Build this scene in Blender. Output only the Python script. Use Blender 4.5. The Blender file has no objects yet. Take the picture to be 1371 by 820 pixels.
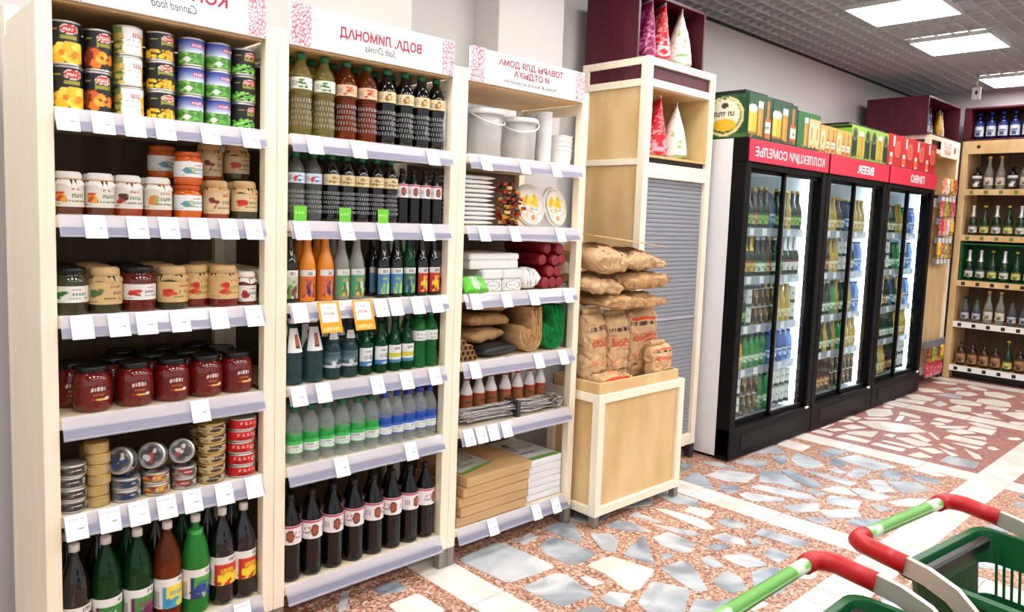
import bpy, bmesh, math, random
import numpy as np
from mathutils import Matrix, Vector, noise

S = bpy.context.scene
COL = S.collection
RND = random.Random(11)
PI = math.pi

# ------------------------------------------------------------------ camera
def rot_axes(yaw, pit, rol):
    f = Vector((math.cos(pit)*math.sin(yaw), math.cos(pit)*math.cos(yaw), math.sin(pit)))
    r = Vector((math.cos(yaw), -math.sin(yaw), 0)); u = r.cross(f)
    c, s = math.cos(rol), math.sin(rol)
    return c*r+s*u, -s*r+c*u, f
cr, cu, cf = rot_axes(0.7600378, -0.0904905, 0.0361705)
cam = bpy.data.cameras.new('camera'); camo = bpy.data.objects.new('camera', cam); COL.objects.link(camo)
camo.matrix_world = Matrix(((cr.x, cu.x, -cf.x, 0), (cr.y, cu.y, -cf.y, 0), (cr.z, cu.z, -cf.z, 1.5), (0, 0, 0, 1)))
cam.sensor_width = 36; cam.lens = 1002.108/1371*36
cam.shift_x = (685.5-681.484)/1371; cam.shift_y = -(410-384.055)/1371
cam.clip_start = .02
S.camera = camo

# ------------------------------------------------------------------ world, exposure
W = bpy.data.worlds.new('world'); S.world = W; W.use_nodes = True
W.node_tree.nodes['Background'].inputs[0].default_value = (0.93, 0.96, 1.0, 1)
W.node_tree.nodes['Background'].inputs[1].default_value = 0.6
S.view_settings.view_transform = 'Standard'; S.view_settings.look = 'None'
S.view_settings.exposure = 0.53; S.view_settings.gamma = 1.0
S.view_settings.use_curve_mapping = False
PANEL_STRENGTH = 12.5
CEIL = 3.045
S.cycles.max_bounces = 6; S.cycles.diffuse_bounces = 3; S.cycles.glossy_bounces = 3
S.cycles.transmission_bounces = 4; S.cycles.transparent_max_bounces = 24
S.cycles.caustics_reflective = False; S.cycles.caustics_refractive = False
S.cycles.sample_clamp_indirect = 6

# ------------------------------------------------------------------ helpers
def lin(c):
    out = []
    for v in c[:3]:
        v = v/255
        out.append(v/12.92 if v <= .04045 else ((v+.055)/1.055)**2.4)
    return (*out, 1)
MATS = {}
def mat(name, col=(200, 200, 200), rough=.5, metal=0, spec=.5, emit=None, est=1, coat=0):
    if name in MATS: return MATS[name]
    m = bpy.data.materials.new(name); m.use_nodes = True
    b = m.node_tree.nodes['Principled BSDF']
    b.inputs['Base Color'].default_value = lin(col); b.inputs['Roughness'].default_value = rough
    b.inputs['Metallic'].default_value = metal; b.inputs['Specular IOR Level'].default_value = spec
    b.inputs['Coat Weight'].default_value = coat
    if emit:
        b.inputs['Emission Color'].default_value = lin(emit); b.inputs['Emission Strength'].default_value = est
    MATS[name] = m
    return m
def nodes(m): return m.node_tree.nodes, m.node_tree.links, m.node_tree.nodes['Principled BSDF']
def noisy(name, c1, c2, scale=(8, 8, 8), rough=.5, detail=4, bump=0, spec=.4, pos=(.35, .7), coords='Object', nscale=1):
    if name in MATS: return MATS[name]
    m = mat(name, c1, rough, spec=spec); n, l, b = nodes(m)
    tc = n.new('ShaderNodeTexCoord'); mp = n.new('ShaderNodeMapping'); mp.inputs['Scale'].default_value = scale
    nz = n.new('ShaderNodeTexNoise'); nz.inputs['Detail'].default_value = detail; nz.inputs['Scale'].default_value = nscale
    rp = n.new('ShaderNodeValToRGB'); rp.color_ramp.elements[0].color = lin(c1); rp.color_ramp.elements[1].color = lin(c2)
    rp.color_ramp.elements[0].position, rp.color_ramp.elements[1].position = pos
    l.new(tc.outputs[coords], mp.inputs[0]); l.new(mp.outputs[0], nz.inputs['Vector'])
    l.new(nz.outputs['Fac'], rp.inputs[0]); l.new(rp.outputs[0], b.inputs['Base Color'])
    if bump:
        bp = n.new('ShaderNodeBump'); bp.inputs['Strength'].default_value = bump; bp.inputs['Distance'].default_value = .01
        l.new(nz.outputs['Fac'], bp.inputs['Height']); l.new(bp.outputs[0], b.inputs['Normal'])
    return m
def printmat(name, rough=.4, spec=.5):
    if name in MATS: return MATS[name]
    m = mat(name, rough=rough, spec=spec); n, l, b = nodes(m)
    a = n.new('ShaderNodeAttribute'); a.attribute_name = 'Col'
    l.new(a.outputs['Color'], b.inputs['Base Color'])
    return m
def clear(name, tint=(255, 255, 255), body=(255, 255, 255), amount=.3, rough=.06):
    """thin see-through plastic or glass: tinted transparency mixed with a glossy surface"""
    if name in MATS: return MATS[name]
    m = mat(name, body, rough); n, l, b = nodes(m)
    t = n.new('ShaderNodeBsdfTransparent'); t.inputs[0].default_value = lin(tint)
    mx = n.new('ShaderNodeMixShader'); mx.inputs[0].default_value = amount
    l.new(t.outputs[0], mx.inputs[1]); l.new(b.outputs[0], mx.inputs[2])
    l.new(mx.outputs[0], n['Material Output'].inputs['Surface'])
    return m
def pane(name, tint=(246, 250, 250), refl=.09):
    if name in MATS: return MATS[name]
    m = bpy.data.materials.new(name); m.use_nodes = True; n, l = m.node_tree.nodes, m.node_tree.links
    n.remove(n['Principled BSDF'])
    t = n.new('ShaderNodeBsdfTransparent'); t.inputs[0].default_value = lin(tint)
    g = n.new('ShaderNodeBsdfGlossy'); g.inputs['Roughness'].default_value = .03
    mx = n.new('ShaderNodeMixShader'); mx.inputs[0].default_value = refl
    l.new(t.outputs[0], mx.inputs[1]); l.new(g.outputs[0], mx.inputs[2]); l.new(mx.outputs[0], n['Material Output'].inputs['Surface'])
    MATS[name] = m
    return m

M_POST = noisy('pale_birch', (247, 235, 208), (252, 244, 224), (40, 40, 3), .45)
M_SHELF = noisy('birch_board', (238, 220, 184), (247, 232, 204), (4, 40, 40), .5)
M_PANEL = noisy('birch_panel', (214, 176, 120), (230, 200, 150), (7, 7, 2.5), .5, detail=6)
M_BACK = noisy('brown_back_panel', (92, 74, 56), (112, 92, 70), (30, 30, 2), .6)
M_FOOT = noisy('brushed_foot', (120, 112, 104), (150, 142, 132), (60, 60, 2), .4)
M_DARKFOOT = mat('dark_foot', (52, 50, 50), .5)
M_RAIL = clear('clear_price_rail', (250, 250, 255), (236, 236, 248), .30, .1)
M_PRINT = printmat('print', .38); M_MATTE = printmat('print_matte', .75, .3)
M_WHITE = mat('white_plastic', (240, 240, 240), .4)
M_BURG = noisy('burgundy_laminate', (72, 17, 34), (88, 24, 42), (20, 20, 4), .38)
M_STEEL = mat('steel', (200, 200, 200), .3, 1)
M_TINLID = mat('tin_lid', (205, 205, 200), .35, .9)
M_BLACK = mat('black_plastic', (16, 16, 18), .35)
M_REDTXT = mat('crimson_ink', (176, 28, 66), .5); M_GREYTXT = mat('charcoal_ink', (55, 60, 72), .5)
M_WHITETXT = mat('white_ink', (250, 240, 240), .5)

def new_mesh(name, V, F, m=None, smooth=False, col=None):
    me = bpy.data.meshes.new(name); me.from_pydata([tuple(v) for v in V], [], F)
    if m: me.materials.append(m)
    if smooth: me.polygons.foreach_set('use_smooth', [True]*len(me.polygons))
    if col is not None:
        a = me.color_attributes.new('Col', 'FLOAT_COLOR', 'POINT')
        c = np.asarray(col, float)/255
        c = np.where(c <= .04045, c/12.92, ((c+.055)/1.055)**2.4)
        a.data.foreach_set('color', np.concatenate([c, np.ones((len(c), 1))], 1).ravel())
    me.update()
    return me
def cat(*parts):
    V, F = [], []
    for v, f in parts:
        o = len(V); V += list(v); F += [tuple(i+o for i in q) for q in f]
    return V, F
def box(x0, x1, y0, y1, z0, z1):
    V = [(x0, y0, z0), (x1, y0, z0), (x1, y1, z0), (x0, y1, z0), (x0, y0, z1), (x1, y0, z1), (x1, y1, z1), (x0, y1, z1)]
    return V, [(0, 3, 2, 1), (4, 5, 6, 7), (0, 1, 5, 4), (1, 2, 6, 5), (2, 3, 7, 6), (3, 0, 4, 7)]
def bevbox(lims, b):
    bm = bmesh.new(); V, F = box(*lims)
    vs = [bm.verts.new(v) for v in V]
    for f in F: bm.faces.new([vs[i] for i in f])
    bmesh.ops.bevel(bm, geom=bm.edges[:], offset=b, segments=1, affect='EDGES')
    bm.verts.index_update()
    out = [tuple(v.co) for v in bm.verts], [tuple(v.index for v in f.verts) for f in bm.faces]
    bm.free()
    return out
def lathe(prof, seg=20, cap=True):
    V, F = [], []
    for r, z in prof:
        for k in range(seg):
            a = 2*PI*k/seg; V.append((r*math.cos(a), r*math.sin(a), z))
    for i in range(len(prof)-1):
        for k in range(seg):
            k2 = (k+1) % seg
            F.append((i*seg+k, i*seg+k2, (i+1)*seg+k2, (i+1)*seg+k))
    if cap:
        F.append(tuple(range(seg))[::-1]); F.append(tuple((len(prof)-1)*seg+k for k in range(seg)))
    return V, F
def tube(path, r, seg=8, flat=1.0):
    """a swept tube along a list of points"""
    path = [Vector(p) for p in path]; V, F = [], []
    up = Vector((0, 0, 1)); n = len(path)
    for i, p in enumerate(path):
        d = (path[min(i+1, n-1)]-path[max(i-1, 0)]).normalized()
        s = d.cross(up)
        s = s.normalized() if s.length > 1e-4 else Vector((1, 0, 0))
        t = s.cross(d).normalized()
        for k in range(seg):
            a = 2*PI*k/seg
            V.append(tuple(p+s*math.cos(a)*r+t*math.sin(a)*r*flat))
    for i in range(n-1):
        for k in range(seg):
            k2 = (k+1) % seg
            F.append((i*seg+k, i*seg+k2, (i+1)*seg+k2, (i+1)*seg+k))
    F.append(tuple(range(seg))[::-1]); F.append(tuple((n-1)*seg+k for k in range(seg)))
    return V, F
def bar(path, w, h):
    """a flat rectangular bar swept along a path in a vertical plane"""
    path = [Vector(p) for p in path]; V, F = [], []; n = len(path)
    for i, p in enumerate(path):
        d = (path[min(i+1, n-1)]-path[max(i-1, 0)]).normalized(); s = Vector((1, 0, 0)); t = s.cross(d).normalized()
        for a, b in ((-1, -1), (1, -1), (1, 1), (-1, 1)): V.append(tuple(p+s*a*w/2+t*b*h/2))
    for i in range(n-1):
        for k in range(4): F.append((i*4+k, i*4+(k+1) % 4, (i+1)*4+(k+1) % 4, (i+1)*4+k))
    return V, F+[(3, 2, 1, 0), tuple((n-1)*4+k for k in range(4))]
def move(g, dx=0, dy=0, dz=0, rz=0):
    c, s = math.cos(rz), math.sin(rz)
    return [(x*c-y*s+dx, x*s+y*c+dy, z+dz) for x, y, z in g[0]], g[1]

ORG = {}
def link(o, parent=None):
    COL.objects.link(o)
    if parent is not None: o.parent = parent
    return o
def thing(name, label, category, loc=(0, 0, 0), rz=0, group=None):
    o = bpy.data.objects.new(name, None); link(o); o.location = loc; o.rotation_euler = (0, 0, rz)
    o.empty_display_size = .05
    o['label'] = label; o['category'] = category
    if group: o['group'] = group
    ORG[o.name] = Vector(loc)
    return o
def tag(o, label, category, group=None):
    o['label'] = label; o['category'] = category
    if group: o['group'] = group
    return o
def geo(name, g, m, parent=None, smooth=False, world=True, label=None, col=None):
    """g in world coordinates; stored relative to the parent's origin (parents are unrotated)"""
    V, F = g
    if parent is not None and world:
        o = ORG[parent.name]; V = [(x-o.x, y-o.y, z-o.z) for x, y, z in V]
    ob = bpy.data.objects.new(name, new_mesh(name, V, F, m, smooth, col)); link(ob, parent)
    ORG[ob.name] = ORG[parent.name] if parent is not None else Vector((0, 0, 0))
    if label: ob['label'] = label
    return ob
def bx(name, lims, m, parent=None, b=.002, label=None):
    return geo(name, bevbox(lims, b) if b else box(*lims), m, parent, label=label)
def struct(o):
    o['kind'] = 'structure'; return o
ORD = ['first', 'second', 'third', 'fourth', 'fifth', 'sixth', 'seventh', 'eighth', 'ninth', 'tenth', 'eleventh', 'twelfth',
       'thirteenth', 'fourteenth', 'fifteenth', 'sixteenth']

# ---- print canvases: colour rasters put on a mesh as vertex colours
class Cv:
    def __init__(s, w, h, bg):
        s.w, s.h = w, h; s.a = np.zeros((h, w, 3)); s.a[:] = bg
        yy, xx = np.mgrid[0:h, 0:w]; s.x = (xx+.5)/w; s.y = (yy+.5)/h
    def rect(s, x0, y0, x1, y1, c):
        s.a[(s.x >= x0) & (s.x <= x1) & (s.y >= y0) & (s.y <= y1)] = c; return s
    def ell(s, cx, cy, rx, ry, c):
        s.a[((s.x-cx)/rx)**2+((s.y-cy)/ry)**2 <= 1] = c; return s
    def ring(s, cx, cy, rx, ry, c, t=.3):
        d = ((s.x-cx)/rx)**2+((s.y-cy)/ry)**2
        s.a[(d <= 1) & (d >= 1-t)] = c; return s
    def grad(s, y0, y1, c0, c1):
        m = (s.y >= y0) & (s.y <= y1); f = ((s.y-y0)/(y1-y0))[m][:, None]
        s.a[m] = np.array(c0)*(1-f)+np.array(c1)*f; return s
    def blobs(s, x0, y0, x1, y1, cols, n, r, seed=1, asp=1):
        g = random.Random(seed)
        for i in range(n):
            s.ell(g.uniform(x0, x1), g.uniform(y0, y1), r*g.uniform(.7, 1.2), r*asp*g.uniform(.7, 1.2), cols[i % len(cols)])
        return s
    def scrib(s, x0, y0, x1, y1, c, seed=1, dens=.62):
        """letter-like marks too small to read"""
        g = random.Random(seed); j0, j1 = int(y0*s.h), max(int(y0*s.h)+1, int(y1*s.h)); i = int(x0*s.w)
        while i < int(x1*s.w):
            if g.random() < .85:
                s.a[j0:j1, i] = c
                if g.random() < dens and i+1 < int(x1*s.w): s.a[g.choice([j0, j1-1]), i+1] = c
            i += 2
        return s
def cyl_label(r, z0, z1, cv, span=200, bulge=0):
    """wraps a canvas round the front of a cylinder (front = -Y), plain colour behind"""
    W_, H_ = cv.w, cv.h; ang = [-span/2+span*i/(W_-1) for i in range(W_)]
    nb = 9 if span >= 200 else 0; ang += [span/2+(360-span)*k/(nb+1) for k in range(1, nb+1)]
    V, C, F = [], [], []; n = len(ang)
    for j in range(H_):
        z = z0+(z1-z0)*j/(H_-1)
        for i, a in enumerate(ang):
            a = math.radians(a); V.append((r*math.sin(a), -r*math.cos(a), z))
            C.append(cv.a[j, i] if i < W_ else cv.a[j, 0])
    for j in range(H_-1):
        for i in range(n if nb else n-1):
            i2 = (i+1) % n; F.append((j*n+i, j*n+i2, (j+1)*n+i2, (j+1)*n+i))
    return V, F, C
def surf(fn, cv):
    """canvas on any surface fn(s, t) -> point"""
    V, C, F = [], [], []; W_, H_ = cv.w, cv.h
    for j in range(H_):
        for i in range(W_):
            V.append(tuple(fn(i/(W_-1), j/(H_-1)))); C.append(cv.a[j, i])
    for j in range(H_-1):
        for i in range(W_-1):
            F.append((j*W_+i, j*W_+i+1, (j+1)*W_+i+1, (j+1)*W_+i))
    return V, F, C
def mesh3(name, g, m=None, smooth=True):
    return new_mesh(name, g[0], g[1], m or M_PRINT, smooth, g[2])
def front_sheet(x0, x1, y, z0, z1, cv): return surf(lambda s, t: (x0+(x1-x0)*s, y, z0+(z1-z0)*t), cv)
def side_sheet(x, y0, y1, z0, z1, cv): return surf(lambda s, t: (x, y0+(y1-y0)*s, z0+(z1-z0)*t), cv)
def geo3(name, g, parent, m=None, label=None, world=True):
    return geo(name, (g[0], g[1]), m or M_PRINT, parent, True, world, label, g[2])

def text_geo(body, size, shear=0, bold=.0, width=None, mirror=True, spacing=1.0):
    cu_ = bpy.data.curves.new('txt', 'FONT'); cu_.body = body; cu_.size = size; cu_.shear = shear; cu_.offset = bold
    cu_.align_x = 'CENTER'; cu_.resolution_u = 3; cu_.space_character = spacing
    ob = bpy.data.objects.new('txt', cu_); COL.objects.link(ob)
    dg = bpy.context.evaluated_depsgraph_get(); me = bpy.data.meshes.new_from_object(ob.evaluated_get(dg))
    V = [tuple(v.co) for v in me.vertices]; F = [tuple(p.vertices) for p in me.polygons]
    bpy.data.objects.remove(ob); bpy.data.curves.remove(cu_); bpy.data.meshes.remove(me)
    if width and V:
        w = max(v[0] for v in V)-min(v[0] for v in V); k = width/w
        V = [(v[0]*k, v[1], v[2]) for v in V]
    s = -1 if mirror else 1                       # the photograph shows the shop mirror-wise, so its lettering runs backwards
    return [(s*v[0], v[1], 0) for v in V], F
def text_front(name, body, size, cx, y, z, m, parent, **k):
    V, F = text_geo(body, size, **k)
    return geo(name, ([(cx+a, y, z+b) for a, b, _ in V], F), m, parent)

# ---- kinds: shared meshes, spawned as thing > parts
class Kind:
    def __init__(s, name, look, category, group=None):
        s.name, s.look, s.category, s.group = name, look, category, group; s.parts = []
    def add(s, pname, me, parent=None, loc=(0, 0, 0)):
        s.parts.append((pname, me, parent, loc)); return s
def spawn(k, loc, label, rz=0, rot=None, group=None, kind_name=None):
    o = bpy.data.objects.new(kind_name or k.name, None); link(o); o.location = (loc[0], loc[1], loc[2]+.0006); o.rotation_euler = rot or (0, 0, rz)
    o.empty_display_size = .03
    o['label'] = label; o['category'] = k.category
    g = group or k.group
    if g: o['group'] = g
    made = {}
    for pn, me, par, l in k.parts:
        c = bpy.data.objects.new(pn, me); link(c, made.get(par, o)); c.location = l; made[pn] = c
    return o

# ------------------------------------------------------------------ ceiling lamps (light panels)
M_LED = mat('led_diffuser', (255, 255, 255), .5, emit=(255, 252, 250), est=PANEL_STRENGTH)
panel_frame = Kind('ceiling_light', '', 'ceiling light', 'square light panels in the ceiling grid')
h = .29
panel_frame.add('frame', new_mesh('frame', *cat(box(-h, h, -h, -h+.012, -.012, .02), box(-h, h, h-.012, h, -.012, .02), box(-h, -h+.012, -h, h, -.012, .02), box(h-.012, h, -h, h, -.012, .02)), mat('lamp_frame', (225, 225, 225), .4)))
panel_frame.add('diffuser', new_mesh('diffuser', *box(-h+.012, h-.012, -h+.012, h-.012, -.006, .004), M_LED))
panel_x = [8.72, 6.84, 5.6, 4.36, 3.12, 1.88, .64, -.6]
for i, x in enumerate(panel_x):
    for j, y in enumerate((2.035, .2, -1.65)):
        if j == 0 and i < 3:
            lab = ['square white light panel farthest away, above the liquor shelves', 'square white light panel in ceiling, second from the top edge', 'square white light panel in ceiling, cut by the top edge'][i]
        else:
            lab = 'square white light panel in the ceiling, %s row out, %s from the far end' % (['wall-side', 'middle', 'outer'][j], ORD[i])
        spawn(panel_frame, (x, y, CEIL-.014), lab)

# ------------------------------------------------------------------ shell
def aggregate(name, cols):
    m = mat(name, cols[0], .42); n, l, b = nodes(m)
    tc = n.new('ShaderNodeTexCoord'); vo = n.new('ShaderNodeTexVoronoi'); vo.inputs['Scale'].default_value = 105
    sep = n.new('ShaderNodeSeparateColor'); rp = n.new('ShaderNodeValToRGB'); rp.color_ramp.interpolation = 'CONSTANT'
    rp.color_ramp.elements[1].position = 1/len(cols)
    for k in range(2, len(cols)): rp.color_ramp.elements.new(k/len(cols))
    for e, c in zip(rp.color_ramp.elements, cols): e.color = lin(c)
    l.new(tc.outputs['Object'], vo.inputs['Vector']); l.new(vo.outputs['Color'], sep.inputs[0]); l.new(sep.outputs[0], rp.inputs[0])
    nz = n.new('ShaderNodeTexNoise'); nz.inputs['Scale'].default_value = 5; nz.inputs['Detail'].default_value = 5; l.new(tc.outputs['Object'], nz.inputs['Vector'])
    mp = n.new('ShaderNodeMapRange'); mp.inputs['To Min'].default_value = .72; mp.inputs['To Max'].default_value = 1.2; l.new(nz.outputs['Fac'], mp.inputs[0])
    mx = n.new('ShaderNodeMix'); mx.data_type = 'RGBA'; mx.blend_type = 'MULTIPLY'; mx.inputs['Factor'].default_value = 1
    l.new(rp.outputs[0], mx.inputs['A']); l.new(mp.outputs[0], mx.inputs['B']); l.new(mx.outputs['Result'], b.inputs['Base Color'])
    return m
M_AGG = aggregate('terrazzo_rust', [(182, 128, 104), (200, 152, 128), (160, 106, 84), (216, 180, 156), (188, 136, 112), (130, 80, 62), (230, 206, 188)])
M_AGG2 = aggregate('terrazzo_maroon', [(164, 108, 102), (180, 126, 118), (146, 92, 88), (196, 148, 138), (168, 112, 104)])
floor = bpy.data.objects.new('floor', new_mesh('floor', [(-4, -4.5, -.003), (5.27, -4.5, -.003), (9.6, -4.5, -.003), (-4, 3.3, -.003), (5.27, 3.3, -.003), (9.6, 3.3, -.003)], [(0, 1, 4, 3), (1, 2, 5, 4)], M_AGG)); link(floor)
floor.data.materials.append(M_AGG2); floor.data.polygons[1].material_index = 1; struct(floor); ORG['floor'] = Vector((0, 0, 0))
def marble(name, c1, c2, c3):
    m = mat(name, c1, .3); n, l, b = nodes(m)
    tc = n.new('ShaderNodeTexCoord'); nz = n.new('ShaderNodeTexNoise'); nz.inputs['Scale'].default_value = 3.2; nz.inputs['Detail'].default_value = 9; nz.inputs['Distortion'].default_value = 1.6
    rp = n.new('ShaderNodeValToRGB'); rp.color_ramp.elements[0].color = lin(c1); rp.color_ramp.elements[0].position = .36
    rp.color_ramp.elements[1].color = lin(c2); rp.color_ramp.elements[1].position = .52
    e = rp.color_ramp.elements.new(.68); e.color = lin(c3)
    l.new(tc.outputs['Object'], nz.inputs['Vector']); l.new(nz.outputs['Fac'], rp.inputs[0]); l.new(rp.outputs[0], b.inputs['Base Color'])
    return m
M_STONE = {'G': [marble('grey_marble', (126, 136, 144), (174, 181, 187), (204, 208, 211)), marble('blue_grey_marble', (112, 124, 140), (164, 174, 185), (194, 201, 208)), marble('veined_marble', (140, 148, 156), (192, 198, 202), (218, 220, 220))],
           'P': [marble('pale_marble', (168, 176, 184), (206, 210, 212), (228, 228, 226))], 'W': [marble('cream_marble', (222, 214, 202), (238, 232, 222), (245, 241, 232))]}
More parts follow.
